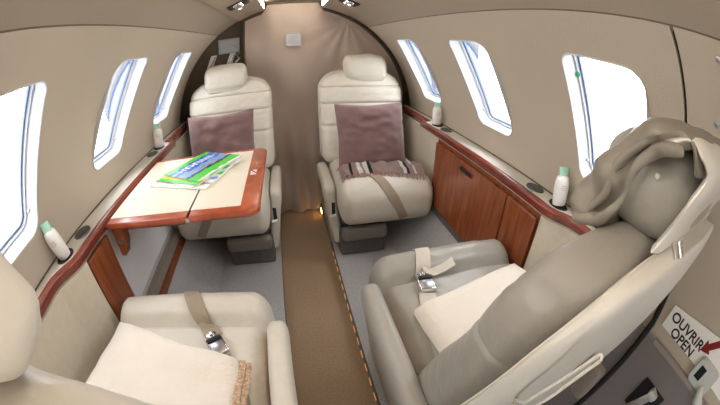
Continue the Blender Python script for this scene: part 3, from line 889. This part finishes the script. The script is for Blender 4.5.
# hooded cover on the near right headrest
t, on, cush, hr, bk, sh = seats['nr']
def sweep_hood(mid, x0, x1, thf, seed, wr=.003, nxs=26):
    """cloth-like shell: mid = (y, z) polyline, swept across x with rounded hems"""
    N = len(mid); bm = bmesh.new(); V = {}
    for i in range(N):
        a, b = mid[max(i - 1, 0)], mid[min(i + 1, N - 1)]
        t = Vector((b[0] - a[0], b[1] - a[1])).normalized(); nn = Vector((-t.y, t.x))
        T = thf(i / (N - 1)) / 2
        for j in range(nxs + 1):
            u = j / nxs; e = min(1, min(u, 1 - u) * 9); e = math.sqrt(max(.02, 1 - (1 - e) ** 2))
            x = x0 + (x1 - x0) * u + .006 * math.sin(i * .55 + seed) * (1 - min(1, u * 4))
            k = wr * (noise.noise(Vector((i * .22 + seed, u * 5, 0))) + .8 * noise.noise(Vector((i * .5 + u * 9, u * 3 - i * .12, seed))) + .6 * math.sin(i * .7 + u * 6) * math.exp(-u * 4))
            for sgn in (1, -1):
                q = Vector(mid[i]) + nn * (sgn * T * e + (k if sgn > 0 else 0))
                V[i, j, sgn] = bm.verts.new((x, q.x, q.y))
    for i in range(N - 1):
        for j in range(nxs):
            for sgn in (1, -1): bm.faces.new((V[i, j, sgn], V[i + 1, j, sgn], V[i + 1, j + 1, sgn], V[i, j + 1, sgn]))
        for j in (0, nxs): bm.faces.new((V[i, j, 1], V[i + 1, j, 1], V[i + 1, j, -1], V[i, j, -1]))
    for i in (0, N - 1):
        for j in range(nxs): bm.faces.new((V[i, j, 1], V[i, j + 1, 1], V[i, j + 1, -1], V[i, j, -1]))
    return bm
def smooth_path(P, n):
    out = []
    for k in range(n + 1):
        t = k / n * (len(P) - 1); i = min(int(t), len(P) - 2); f = t - i
        p0, p1, p2, p3 = P[max(i - 1, 0)], P[i], P[i + 1], P[min(i + 2, len(P) - 1)]
        out.append(tuple(.5 * (2 * b + (c_ - a) * f + (2 * a - 5 * b + 4 * c_ - d) * f * f + (-a + 3 * b - 3 * c_ + d) * f ** 3) for a, b, c_, d in zip(p0, p1, p2, p3)))
    return out
HY, HZ = hr.location.y, hr.location.z
L2 = lambda P: [(a - HY, b - HZ) for a, b in P]
XE = -.140
mid = smooth_path(L2([(-.652, .978), (-.644, 1.001), (-.618, 1.003), (-.588, .987), (-.563, .952), (-.546, .920), (-.534, .893), (-.536, .872)]), 44)
link('cover_hood', sweep_hood(mid, XE, .135, lambda u: .016 + .044 * max(0, min(1, (u - .2) / .5)), 2), M['cover'], hr)
mid = smooth_path(L2([(-.632, .992), (-.608, .984), (-.590, .964), (-.583, .938), (-.577, .912), (-.560, .889), (-.530, .876)]), 40)
bm = bmesh.new(); tube(bm, [(XE - .002 - .004 * math.sin(i * .5), p[0], p[1]) for i, p in enumerate(mid)], lambda u: .0052 + .002 * math.sin(u * 9), 8, up=Vector((1, 0, 0)))
link('cover_hem', bm, M['cover'], hr)
mid = smooth_path(L2([(-.602, .996), (-.576, .970), (-.560, .944), (-.557, .915), (-.540, .888)]), 30)
bm = bmesh.new(); tube(bm, [(XE + .002, p[0], p[1]) for i, p in enumerate(mid)], lambda u: .0035 + .003 * math.sin(u * PI), 8, up=Vector((1, 0, 0)))
link('cover_fold', bm, M['cover'], hr)
bm = bmesh.new(); lathe(bm, [(0, .003), (.002, .0028), (.0035, .001), (.0035, -.002)], 14, Matrix.Translation((-.126, -.607 - HY, .958 - HZ)) @ Matrix.Rotation(-PI / 2, 4, 'Y')); link('cover_button', bm, M['shell'], hr)
mid = smooth_path(L2([(-.612, .990), (-.634, 1.003), (-.652, 1.000), (-.663, .987), (-.660, .968), (-.649, .938), (-.636, .898)]), 30)
link('cover_strap', sweep_hood(mid, XE - .004, .13, lambda u: .012, 5, .001), M['shell'], hr)
# recline lever loop and bracket on the side of the shell
bm = bmesh.new()
Lx = -.228
tube(bm, smooth_path([(-.19, -.60, .65), (-.215, -.632, .70), (-.22, -.6431, .7441), (-.22, -.6519, .7801), (-.22, -.6597, .8114), (-.22, -.6652, .8321), (-.22, -.6680, .8390), (-.22, -.6705, .8373), (-.22, -.6706, .8321), (-.22, -.6664, .8141), (-.22, -.6606, .782), (-.22, -.6544, .7449), (-.215, -.642, .70), (-.19, -.61, .64)], 70), .0018, 8)
link('recline_lever', bm, M['piping'], sh)
bm = nbox((-.135, -.668, .685), (-.118, -.645, .745), .005); link('lever_bracket', bm, M['barleather'], sh)
bm = bmesh.new(); tube(bm, [(-.175, -.672, .925), (-.175, -.664, .934)], .0055, 12); link('shell_end_cap', bm, M['chrome'], sh)

# ------------------------------------------------------------------ cushions and cloths
def cushion_bm(w, h, th, n=26, seed=0, sag=0):
    bm = bmesh.new(); vd = {}
    for sd in (1, -1):
        for i in range(n + 1):
            for j in range(n + 1):
                u, v = -1 + 2 * i / n, -1 + 2 * j / n
                if (i in (0, n) or j in (0, n)) and sd < 0: vd[sd, i, j] = vd[1, i, j]; continue
                f = ((1 - abs(u) ** 2.6) * (1 - abs(v) ** 2.6)) ** .55
                k = 1 - .055 * (1 - abs(u * v)) * max(abs(u), abs(v)) ** 3
                z_ = sd * th / 2 * f + sd * f * (.014 * noise.noise(Vector((u * 2 + seed, v * 2, sd))) + .011 * noise.noise(Vector((u * 3 + v * 2 + seed, v * 5.5 - u, sd))) + .004 * noise.noise(Vector((u * 9 + seed, v * 9, sd))))
                vd[sd, i, j] = bm.verts.new((u * w / 2 * k, v * h / 2 * k - sag * (1 - u * u) * (v > 0) * v, z_))
    for sd in (1, -1):
        for i in range(n):
            for j in range(n):
                q = (vd[sd, i, j], vd[sd, i + 1, j], vd[sd, i + 1, j + 1], vd[sd, i, j + 1])
                try: bm.faces.new(q if sd > 0 else q[::-1])
                except ValueError: pass
    return bm
def cushion(name, label, cat, P, tilt, rz, w, h, th, m, seed, group=None, sag=.01):
    o = thing(name, label, cat, P, rz, group)
    bm = cushion_bm(w, h, th, 26, seed, sag)
    bmesh.ops.transform(bm, matrix=Matrix.Rotation(tilt, 4, 'X') @ Matrix.Translation((0, h / 2, 0)), verts=bm.verts[:])
    link('pillow', bm, m, o)
    return o
# mauve cushions : stand on the seat, lean on the backrest (front of cushion looks toward -y)
for (x, y, z_, lab, rz, sd, w) in ((.415, 1.455, -.622 + H, 'mauve square cushion leaning on the seat that carries the throw', math.radians(2), 1, .358),
                                (-.335, 1.455, -.615 + H, 'mauve square cushion leaning on the seat behind the table', math.radians(4), 5, .345)):
    o = tag(link('cushion', (lambda b: (bmesh.ops.transform(b, matrix=Matrix.Rotation(math.radians(70), 4, 'X') @ Matrix.Translation((0, .17, 0)), verts=b.verts[:]), b)[1])(cushion_bm(w, .340, .10, 28, sd, .006)), M['mauve']), lab, 'cushion', 'mauve cushions on the rear seats')
    o.location = (x, y, z_ + .012); o.rotation_euler.z = rz

# fringed throw across the far right seat
def throw_mat():
    m = bpy.data.materials.new('striped_throw_wool'); m.use_nodes = True
    nt = m.node_tree; b = nt.nodes['Principled BSDF']; L = nt.links.new
    b.inputs['Roughness'].default_value = .9
    tc = nd(nt, 'ShaderNodeTexCoord'); sp = nd(nt, 'ShaderNodeSeparateXYZ'); L(tc.outputs['UV'], sp.inputs[0])
    r = nd(nt, 'ShaderNodeValToRGB'); r.color_ramp.interpolation = 'CONSTANT'; e = r.color_ramp.elements
    mv, wh, bk_ = s2l(176, 150, 144), s2l(238, 232, 226), s2l(44, 36, 38)
    e[0].position = 0; e[0].color = (*mv, 1); e[1].position = .12; e[1].color = (*bk_, 1)
    for p, c in ((.15, mv), (.21, wh), (.26, mv), (.29, wh), (.34, bk_), (.38, mv), (.52, s2l(176, 156, 146)), (.60, mv), (.74, wh), (.78, bk_), (.81, mv), (.87, wh), (.90, mv)):
        q = e.new(p); q.color = (*c, 1)
    L(sp.outputs[0], r.inputs['Fac']); L(r.outputs[0], b.inputs['Base Color'])
    n = nd(nt, 'ShaderNodeTexNoise'); n.inputs['Scale'].default_value = 300; bp = nd(nt, 'ShaderNodeBump'); bp.inputs['Strength'].default_value = .5; bp.inputs['Distance'].default_value = .004
    L(n.outputs['Fac'], bp.inputs['Height']); L(bp.outputs[0], b.inputs['Normal'])
    return m
M['throw'] = throw_mat(); M['fringe'] = mat('throw_fringe_yarn', s2l(158, 128, 122), .9)
s, on = seats['fr'][:2]
def won(x, y, off):      # top of the far right cushion in world space
    p = on(-(x - .42), -(y - 1.235), off); return Vector((x, y, p.z + FL))
th_ = thing('throw_blanket', 'mauve plaid throw with dark and white stripes and a fringe lying below the cushion', 'blanket', (.42, 1.38, -.57 + H)); B = th_.location
bm = bmesh.new(); uvl = bm.loops.layers.uv.new('UVMap'); nx, ny = 44, 14; g = {}
for i in range(nx + 1):
    u = i / nx
    for j in range(ny + 1):
        v = j / ny
        x = .225 + .415 * u - .02 * (1 - v) * u
        y = 1.320 + .035 * math.sin(u * 5) * .35 - .03 * u + (v * (.16 + .03 * u))
        b_ = .012 + .026 * math.sin(v * PI) + .014 * noise.noise(Vector((u * 9, v * 4, 0))) + .006 * math.sin(u * 31 + v * 4) * (1 - v)
        if v > .97: b_ = .006
        g[i, j] = bm.verts.new(won(min(max(x, .205), .65), y, max(.005, b_)) - B)
lay = []
for i in range(nx):
    for j in range(ny):
        f = bm.faces.new((g[i, j], g[i + 1, j], g[i + 1, j + 1], g[i, j + 1]))
        for lp, (a, b_) in zip(f.loops, ((i, j), (i + 1, j), (i + 1, j + 1), (i, j + 1))): lp[uvl].uv = (a / nx, b_ / ny)
bmesh.ops.solidify(bm, geom=bm.faces[:], thickness=.004)
link('cloth', bm, M['throw'], th_)
bm = bmesh.new(); random.seed(3)
for i in range(64):
    u = i / 63; x = .227 + .40 * u; y = 1.322 + .035 * math.sin(u * 5) * .35 - .03 * u
    l = random.uniform(.012, .026); dx = random.uniform(-.010, .010)
    pts = [won(x, y, .012) - B, won(x + dx * .5, y - l * .5, .009) - B, won(x + dx, y - l, .004) - B]
    tube(bm, pts, lambda q: .0026 - .0012 * q, 5)
fr = link('fringe', bm, M['fringe'], th_); fr['kind'] = 'stuff'; fr['label'] = 'mauve fringe'

# folded blankets on the near seats
def blanket(name, label, base, quad, th, m, on_, seed, wav=.008, nx=34, ny=26, lift=0.0, back=0.0):
    """quad: four world (x, y) corners (front-left, front-right, back-right, back-left); lies on the cushion, rises toward the back"""
    o = thing(name, label, 'blanket', base); B = Vector(base); bm = bmesh.new(); vd = {}
    q = [Vector(p) for p in quad]
    for sd in (1, 0):
        for i in range(nx + 1):
            for j in range(ny + 1):
                u, v = i / nx, j / ny
                p = q[0].lerp(q[1], u).lerp(q[3].lerp(q[2], u), v)
                zc = on_(p.x, p.y, 0).z
                e = min(1, min(u, 1 - u, v, 1 - v) * 7); e = math.sqrt(max(0, 1 - (1 - e) ** 2))
                n_ = noise.noise(Vector((u * 2.6 + seed, v * 2.6, 0))) * wav * 1.6 + noise.noise(Vector((u * 7 + seed, v * 5, 2))) * wav * .6
                topz = zc + .004 + back * v ** 1.6
                zz = topz + (th * (.35 + .65 * e) + n_ * e if sd else -.0 + .001)
                if not sd: zz = zc + .004 + (back * v ** 1.6) * .98
                if sd: zz = max(zz, topz + .006)
                vd[sd, i, j] = bm.verts.new(Vector((p.x, p.y, zz)) - B)
    for i in range(nx):
        for j in range(ny):
            for sd in (0, 1): bm.faces.new((vd[sd, i, j], vd[sd, i + 1, j], vd[sd, i + 1, j + 1], vd[sd, i, j + 1]))
    per = [(i, 0) for i in range(nx)] + [(nx, j) for j in range(ny)] + [(i, ny) for i in range(nx, 0, -1)] + [(0, j) for j in range(ny, 0, -1)]
    for a, b in zip(per, per[1:] + per[:1]): bm.faces.new((vd[0, a[0], a[1]], vd[0, b[0], b[1]], vd[1, b[0], b[1]], vd[1, a[0], a[1]]))
    link('cloth', bm, m, o)
    return o, vd
sl, onl = seats['nl'][:2]
def wl(x, y, off): p = onl(x + .335, y - .635, off); return Vector((x, y, p.z + FL))
bl, _ = blanket('folded_blanket', 'thick cream blanket with a stitched brown edge folded on the cut off seat', (-.36, .34, -.56 + H), [(-.510, .505), (-.150, .385), (-.150, .215), (-.548, .205)], .042, M['white_cloth'], wl, 3, .010, back=.05)
bm = bmesh.new()
pts = []; sd = []
for i in range(15):
    v = i / 14; y = .378 - .175 * v
    pts.append(wl(-.150 - .012 * v, y, .034 - .004 * math.sin(v * 9) + .045 * v ** 1.6) - Vector(bl.location)); sd.append(Vector((.0055, .001, -.003)))
ribbon(bm, pts, sd, .0035); link('stitched_edge', bm, M['stitch'], bl)
bm = bmesh.new(); ribbon(bm, [p + Vector((.011, 0, -.010)) for p in pts], sd, .003); link('stitched_edge', bm, M['stitch'], bl)
sr, onr = seats['nr'][:2]
def wr(x, y, off): p = onr(x - .425, y - .715, off); return Vector((x, y, p.z + FL))
blanket('folded_blanket', 'smooth cream blanket folded on the seat with the hooded headrest', (.43, .42, -.56 + H), [(.248, .468), (.60, .545), (.63, .27), (.252, .275)], .045, M['white_cloth'], wr, 8, .006, back=.05)

# ------------------------------------------------------------------ lotion tubes
def lotion(label, x, y, tilt, rz):
    o = thing('lotion_tube', label, 'tube', (x, y, LEDZ + .006), rz, 'lotion tubes on the side ledges')
    o.rotation_euler = (tilt[0], tilt[1], rz)
    bm = bmesh.new(); lathe(bm, [(0, 0), (.019, 0), (.022, .002), (.0245, .02), (.0255, .05), (.0245, .072), (.0215, .084), (.015, .091), (0, .092)], 24, sx=1, sy=.68); b = link('tube_body', bm, M['tube'], o)
    bm = bmesh.new(); rings = []
    for z_, a, c in ((.082, .0165, .010), (.092, .016, .008), (.103, .017, .005), (.113, .018, .0025), (.115, .0175, .0018)):
        rings.append([bm.verts.new((u * a / .02, w * c / .02, z_)) for u, w in rrect(.02, .02, .012, 4)])
    for A, Bq in zip(rings, rings[1:]):
        for k in range(len(A)): bm.faces.new((A[k], A[(k + 1) % len(A)], Bq[(k + 1) % len(A)], Bq[k]))
    bm.faces.new(rings[-1]); bm.faces.new(rings[0][::-1]); link('tube_cap', bm, M['mint'], o)
    bm = bmesh.new()
    for k, (za, wd) in enumerate(((.062, .010), (.056, .012), (.050, .008))):
        for s in (-1,):
            v = [bm.verts.new((dx, s * .0176, za + dz)) for dx, dz in ((-wd, 0), (wd, 0), (wd, .0022), (-wd, .0022))]; bm.faces.new(v)
    link('print', bm, M['ink'], b)
    return o
lotion('white lotion tube with mint cap leaning in the ledge well nearest the cut off seat', -.640, .552, (math.radians(9), math.radians(-9)), math.radians(20))
lotion('white lotion tube on the table side ledge, near the curtain end', -.645, 1.42, (0, math.radians(4)), math.radians(10))
lotion('white lotion tube with mint cap on the ledge beside the hooded headrest', .730, .552, (math.radians(-6), math.radians(-3)), math.radians(-20))
lotion('white lotion tube with mint cap on the ledge above the left end of the cabinet', .732, 1.425, (0, math.radians(-2)), math.radians(-10))

# ------------------------------------------------------------------ curtain
cu = thing('curtain', 'taupe cloth curtain hung across the rear of the cabin', 'curtain', (XC, 1.955, .9)); B = cu.location
bm = bmesh.new(); nx, nz_ = 90, 70; g = {}
XL, XR = -.240, XC + .70
def curtain_top(x):
    hx = abs(x - XC)
    zarc = ZC + math.sqrt(max(0, (RAD - .012) ** 2 - hx * hx))
    if hx < .150: return ZC + .752
    if hx < .185: k = (hx - .150) / .035; k = k * k * (3 - 2 * k); return (1 - k) * (ZC + .752) + k * (zarc - .006)
    return zarc - .004
def curtain_bot(x):
    if x < XC - .16 or x > XC + .15: return FL + .01
    return .012 + .05 * max(0, (x - .12) / .07) ** 2
for i in range(nx + 1):
    x = XL + (XR - XL) * i / nx
    zt, zb = curtain_top(x), curtain_bot(x)
    for j in range(nz_ + 1):
        v = j / nz_; z_ = zt + (zb - zt) * v
        low = max(0, min(1, (.75 - z_) / .6))
        y = 1.955 - B.y
        y -= .026 * low * (1 + math.sin(x * 44 + 1.2 * noise.noise(Vector((x * 3, z_ * 2, 0))))) * .9
        y -= .020 * (math.sin((x * .55 + z_ * .85) * 17 + 2.0 * noise.noise(Vector((x * 2, z_ * 1.5, 3))))) * (.35 + .65 * low)
        y -= .022 * noise.noise(Vector((x * 3.2 + z_ * 1.4, z_ * 2.2, 7))) + .006 * noise.noise(Vector((x * 12, z_ * 3, 2)))
        fan = math.exp(-((x - .36) ** 2 + (z_ - 1.22) ** 2) / .07)
        y -= .006 * fan * math.sin(math.atan2(z_ - 1.26, x - .37) * 15)
        g[i, j] = bm.verts.new((x - B.x, y, z_ - B.z))
for i in range(nx):
    for j in range(nz_): bm.faces.new((g[i, j], g[i + 1, j], g[i + 1, j + 1], g[i, j + 1]))
bmesh.ops.solidify(bm, geom=bm.faces[:], thickness=.004)
cl = link('cloth', bm, M['curtain'], cu)
# label on the cloth
bm = loc_bm(nbox((.006, 1.913, H + .020), (.089, 1.916, H + .092), .001), B); lb = link('sewn_label', bm, M['placard'], cu, False); lb['label'] = 'pale grey label'
bm = bmesh.new()
for k in range(4): box(bm, (.016, 1.9115, H + .034 + .013 * k), (.078 - .012 * (k % 2), 1.9135, H + .038 + .013 * k))
link('label_print', loc_bm(bm, B), M['strap'], lb, False)
bm = bmesh.new()
tube(bm, [(-.246, 1.94, curtain_top(-.24) - .0 - (curtain_top(-.24) - .6) * i / 12) for i in range(13)], .007, 8); link('edge_binding', loc_bm(bm, B), M['bulk'], cu)
bm = bmesh.new(); tube(bm, [(XL + (XR - XL) * i / 80, 1.935, curtain_top(XL + (XR - XL) * i / 80) + .004) for i in range(81)], .0065, 8); link('header_cord', loc_bm(bm, B), M['bulk'], cu)
bm = bmesh.new(); lathe(bm, [(0, .004), (.005, .003), (.006, 0)], 12, Matrix.Translation((.35, 1.93, curtain_top(.35) - .03)) @ Matrix.Rotation(PI / 2, 4, 'X')); link('snap', loc_bm(bm, B), M['chrome'], cu)

# placard and brackets on the bulkhead at left of the curtain
o = tag(link('placard', nbox((-.414, 1.990, H + .012), (-.281, 1.998, H + .104), .002), M['placard'], None, False), 'grey printed placard on the dark bulkhead beside the curtain', 'placard')
bm = bmesh.new()
for k in range(5): box(bm, (-.40, 1.9885, H + .026 + .014 * k), (-.295 - .02 * (k % 3), 1.9895, H + .030 + .014 * k))
link('print_lines', bm, M['winwhite'], o, False)
for k, (x, lab) in enumerate(((-.470, 'pale slanted bracket below the placard, farther from the curtain'), (-.350, 'pale slanted bracket below the placard, next to the curtain'))):
    t = thing('wall_bracket', lab, 'bracket', (x, 1.99, H - .028), 0, 'pale brackets on the bulkhead')
    bm = bmesh.new(); pr = [(-.040, -.09), (-.008, -.09), (.046, .038), (.014, .038)]
    a = [bm.verts.new((u, -.03, w)) for u, w in pr]; b = [bm.verts.new((u, .006, w)) for u, w in pr]
    for q in range(4): bm.faces.new((a[q], a[(q + 1) % 4], b[(q + 1) % 4], b[q]))
    bm.faces.new(a); bm.faces.new(b[::-1]); link('bracket_plate', bm, M['shell'], t, False)
    bm = bmesh.new(); tube(bm, [(.0, -.034, -.05), (.038, -.034, .03)], .004, 8); link('bracket_rod', bm, M['chrome'], t)
    if k == 1:
        bm = bmesh.new(); tube(bm, [(.03, -.03, -.04), (.05, -.045, -.02), (.07, -.03, .0), (.05, -.03, .025), (.075, -.03, .035)], .007, 8); link('bracket_clip', bm, M['steel'], t)

# ------------------------------------------------------------------ overhead reading lights
def overhead(side, y, label):
    a = 70.2; p = cyl_pt(side, a, y, RAD - .006)
    t = thing('overhead_light', label, 'light', p, 0, 'overhead reading lights')
    nrm = -Vector((side * math.cos(math.radians(a)), 0, math.sin(math.radians(a))))
    q = nrm.to_track_quat('Z', 'Y').to_matrix().to_4x4()
    bm = nbox((-.055, -.045, -.004), (.055, .045, .004), .006, 3); bmesh.ops.transform(bm, matrix=q, verts=bm.verts[:]); b = link('bezel', bm, M['black'], t)
    for dx, m_, nm in ((-.026, M['chrome'], 'air_vent'), (.026, M['chrome'], 'lamp_housing')):
        bm = bmesh.new(); lathe(bm, [(0, .014), (.009, .014), (.016, .012), (.021, .005), (.022, 0)], 20, q @ Matrix.Translation((dx, 0, .003))); h = link(nm, bm, m_, t)
        if nm == 'lamp_housing':
            bm = bmesh.new(); lathe(bm, [(0, .0155), (.008, .015)], 16, q @ Matrix.Translation((dx, 0, .003))); link('lens', bm, M['reading'], h)
    bm = nbox((-.05, .052, -.003), (.05, .066, .002), .002); bmesh.ops.transform(bm, matrix=q, verts=bm.verts[:]); link('trim_plate', bm, M['steel'], t)
    return t
overhead(-1, 1.40, 'chrome reading light and air vent overhead on the table side')
overhead(1, 1.50, 'chrome reading light and air vent overhead on the cabinet side')
# cove lamps in the raised centre of the ceiling
for sd, lab in ((-1, 'warm cove lamp strip along the table side of the ceiling channel'), (1, 'warm cove lamp strip along the cabinet side of the ceiling channel')):
    bm = nbox((XC + sd * HW - .004, Y_FRONT + .05, ZC + .722), (XC + sd * HW + .004, 1.88, ZC + .748), .001)
    tag(link('cove_lamp', bm, M['cove'], None, False), lab, 'light')
# amber floor lights along the aisle step
t = thing('aisle_light_strip', 'row of amber lights along the aisle step beside the large nearby seat', 'light', (XC + AH, .7, .05))
bm = nbox((-.007, -.55, .0), (.001, .75, .016), .002); link('channel', bm, M['slate'], t, False)
for i in range(16):
    y = -.36 + .066 * i
    bm = nbox((-.0095, y, .004), (-.0055, y + .034, .012), .001); link('amber_lamp', bm, M['led'], t, False)

t = thing('courtesy_lamp', 'small amber lamp at the foot of the curtain beside the aisle', 'light', (XC + AH - .004, 1.86, .035))
link('lamp_housing', nbox((-.004, -.035, -.016), (.003, .035, .016), .003), M['slate'], t, False)
link('lamp_lens', nbox((-.008, -.028, -.010), (-.003, .028, .010), .002), M['amber'], t, False)
# ------------------------------------------------------------------ door sign, indicator box, door handle
def wall_frame(ang, y, r):
    """local frame on the door panel: X runs forward (reading direction), Y up along the arc, Z into the cabin"""
    a = math.radians(ang)
    up = Vector((-math.sin(a), 0, math.cos(a))); rd = Vector((0, -1, 0)); n_ = Vector((-math.cos(a), 0, -math.sin(a)))
    p = cyl_pt(1, ang, y, r)
    return Matrix(((rd.x, up.x, n_.x, p.x), (rd.y, up.y, n_.y, p.y), (rd.z, up.z, n_.z, p.z), (0, 0, 0, 1)))
Fm = wall_frame(2.9, -.10, RAD - .004)
sg = thing('door_sign', 'white door sign reading OUVRIR OPEN with a red arrow', 'sign'); sg.matrix_world = Fm
bm = bmesh.new()
pl_ = [(-.172, -.033), (.16, -.033), (.16, .078), (.0, .066), (-.170, .036)]
a = [bm.verts.new((x, y, 0)) for x, y in pl_]; b = [bm.verts.new((x, y, .0025)) for x, y in pl_]
bm.faces.new(b); bm.faces.new(a[::-1])
for k in range(5): bm.faces.new((a[k], a[(k + 1) % 5], b[(k + 1) % 5], b[k]))
link('sign_plate', bm, M['signwhite'], sg, False)
def text(s_, size, loc, m, parent, name='lettering'):
    cu_ = bpy.data.curves.new('t', 'FONT'); cu_.body = s_; cu_.size = size; cu_.extrude = .0004; cu_.offset = size * .02
    o = bpy.data.objects.new('t', cu_); C.objects.link(o); bpy.context.view_layer.update()
    me = bpy.data.meshes.new_from_object(o.evaluated_get(bpy.context.evaluated_depsgraph_get()))
    bpy.data.objects.remove(o)
    me.materials.clear(); me.materials.append(m)
    q = bpy.data.objects.new(name, me); C.objects.link(q); q.parent = parent; q.location = loc
    return q
text('OUVRIR', .038, (-.160, .001, .003), M['signink'], sg)
text('OPEN', .038, (-.135, -.032, .003), M['signink'], sg)
bm = bmesh.new()
ar0 = [(0, 0), (.030, .020), (.030, .009), (.11, .009), (.11, -.009), (.030, -.009), (.030, -.020)]
ca, sa = math.cos(math.radians(52)), math.sin(math.radians(52))
ar = [(-.026 + x * ca - y * sa, .006 + x * sa - 0 + y * ca) for x, y in ar0]
a = [bm.verts.new((x, y, .0026)) for x, y in ar]; b = [bm.verts.new((x, y, .0036)) for x, y in ar]
bm.faces.new(b); 
for k in range(len(ar)): bm.faces.new((a[k], a[(k + 1) % len(ar)], b[(k + 1) % len(ar)], b[k]))
link('red_arrow', bm, M['signred'], sg, False)
ib = thing('door_indicator', 'pale grey box with a small dark window below the door sign', 'indicator'); ib.matrix_world = wall_frame(.6, -.140, RAD - .002)
bm = bmesh.new()
lay = [[bm.verts.new((u * s_, w * s_, z_)) for u, w in rrect(.045, .040, .016, 5)] for s_, z_ in ((1, 0), (1, .008), (.9, .016))]
for A, Bq in zip(lay, lay[1:]):
    for k in range(len(A)): bm.faces.new((A[k], A[(k + 1) % len(A)], Bq[(k + 1) % len(A)], Bq[k]))
bm.faces.new(lay[-1]); bm.faces.new(lay[0][::-1]); link('housing', bm, M['boxgrey'], ib)
bm = nbox((-.028, -.016, .015), (-.004, .022, .0175), .002); link('dark_window', bm, M['screen'], ib, False)
bm = bmesh.new(); tube(bm, [(.018, -.02, .016), (.035, -.035, .03), (.06, -.055, .034)], lambda q: .012 + .006 * q, 10, flat=.6); link('lever', bm, M['boxgrey'], ib)
hd = thing('latch_handle', 'bright metal latch handle low on the door panel', 'handle'); hd.matrix_world = wall_frame(-12.0, -.050, RAD - .013)
bm = nbox((-.05, -.07, -.001), (.05, .03, .003), .003); link('handle_recess', bm, M['black'], hd, False)
Rz = Matrix.Rotation(math.radians(70), 4, 'Z')
bm = nbox((-.075, -.014, .004), (.02, .014, .026), .005, 3); bmesh.ops.transform(bm, matrix=Rz, verts=bm.verts[:]); g1 = link('grip', bm, M['chrome'], hd)
bm = nbox((.012, -.017, .002), (.03, .017, .030), .004, 2); bmesh.ops.transform(bm, matrix=Rz, verts=bm.verts[:]); link('grip_end', bm, M['boxgrey'], hd)

# ------------------------------------------------------------------ daylight, camera
w = bpy.data.worlds.new('daylight'); S.world = w; w.use_nodes = True
bg = w.node_tree.nodes['Background']; bg.inputs['Color'].default_value = (.94, .97, 1, 1); bg.inputs['Strength'].default_value = 11.0
def portal(loc, nrm, sx, sy):
    l = bpy.data.lights.new('daylight_portal', 'AREA'); l.shape = 'RECTANGLE'; l.size = sx; l.size_y = sy
    l.cycles.is_portal = True
    o = bpy.data.objects.new('daylight_portal', l); C.objects.link(o)
    o.matrix_world = Matrix.Translation(loc) @ Vector(nrm).to_track_quat('-Z', 'Y').to_matrix().to_4x4()
for sd in (-1, 1):
    for y0, y1 in WINS:
        ac = (A0 + A1) / 2; a = math.radians(ac)
        n_ = Vector((-sd * math.cos(a), 0, -math.sin(a)))
        portal(cyl_pt(sd, ac, (y0 + y1) / 2, RAD + .075), n_, .40, .40)

portal(Vector((XC, Y_FRONT - .02, DZ1 / 2)), Vector((0, 1, 0)), DX1 - DX0, DZ1)
cd = bpy.data.cameras.new('camera'); cam = bpy.data.objects.new('camera', cd); C.objects.link(cam)
R3 = Matrix(((.97441491, .09504208, -.20367276), (-.22441352, .46147854, -.85829839), (.01241614, .88204567, .4710003)))
R3 = R3.inverted().transposed()
cam.matrix_world = Matrix.Translation((0, 0, H)) @ R3.to_4x4()
cd.type = 'PANO'; cd.clip_start = .01; cd.sensor_width = 36
cd.panorama_type = "FISHEYE_EQUISOLID"; cd.fisheye_lens = 16.0; cd.fisheye_fov = math.radians(200)
S.camera = cam
S.view_settings.view_transform = 'Standard'; S.view_settings.look = 'None'; S.view_settings.gamma = 1; S.view_settings.exposure = -0.12
S.view_settings.use_curve_mapping = False
S.cycles.use_denoising = True
S.cycles.max_bounces = 10; S.cycles.diffuse_bounces = 6; S.cycles.transparent_max_bounces = 8
S.cycles.sample_clamp_indirect = 8
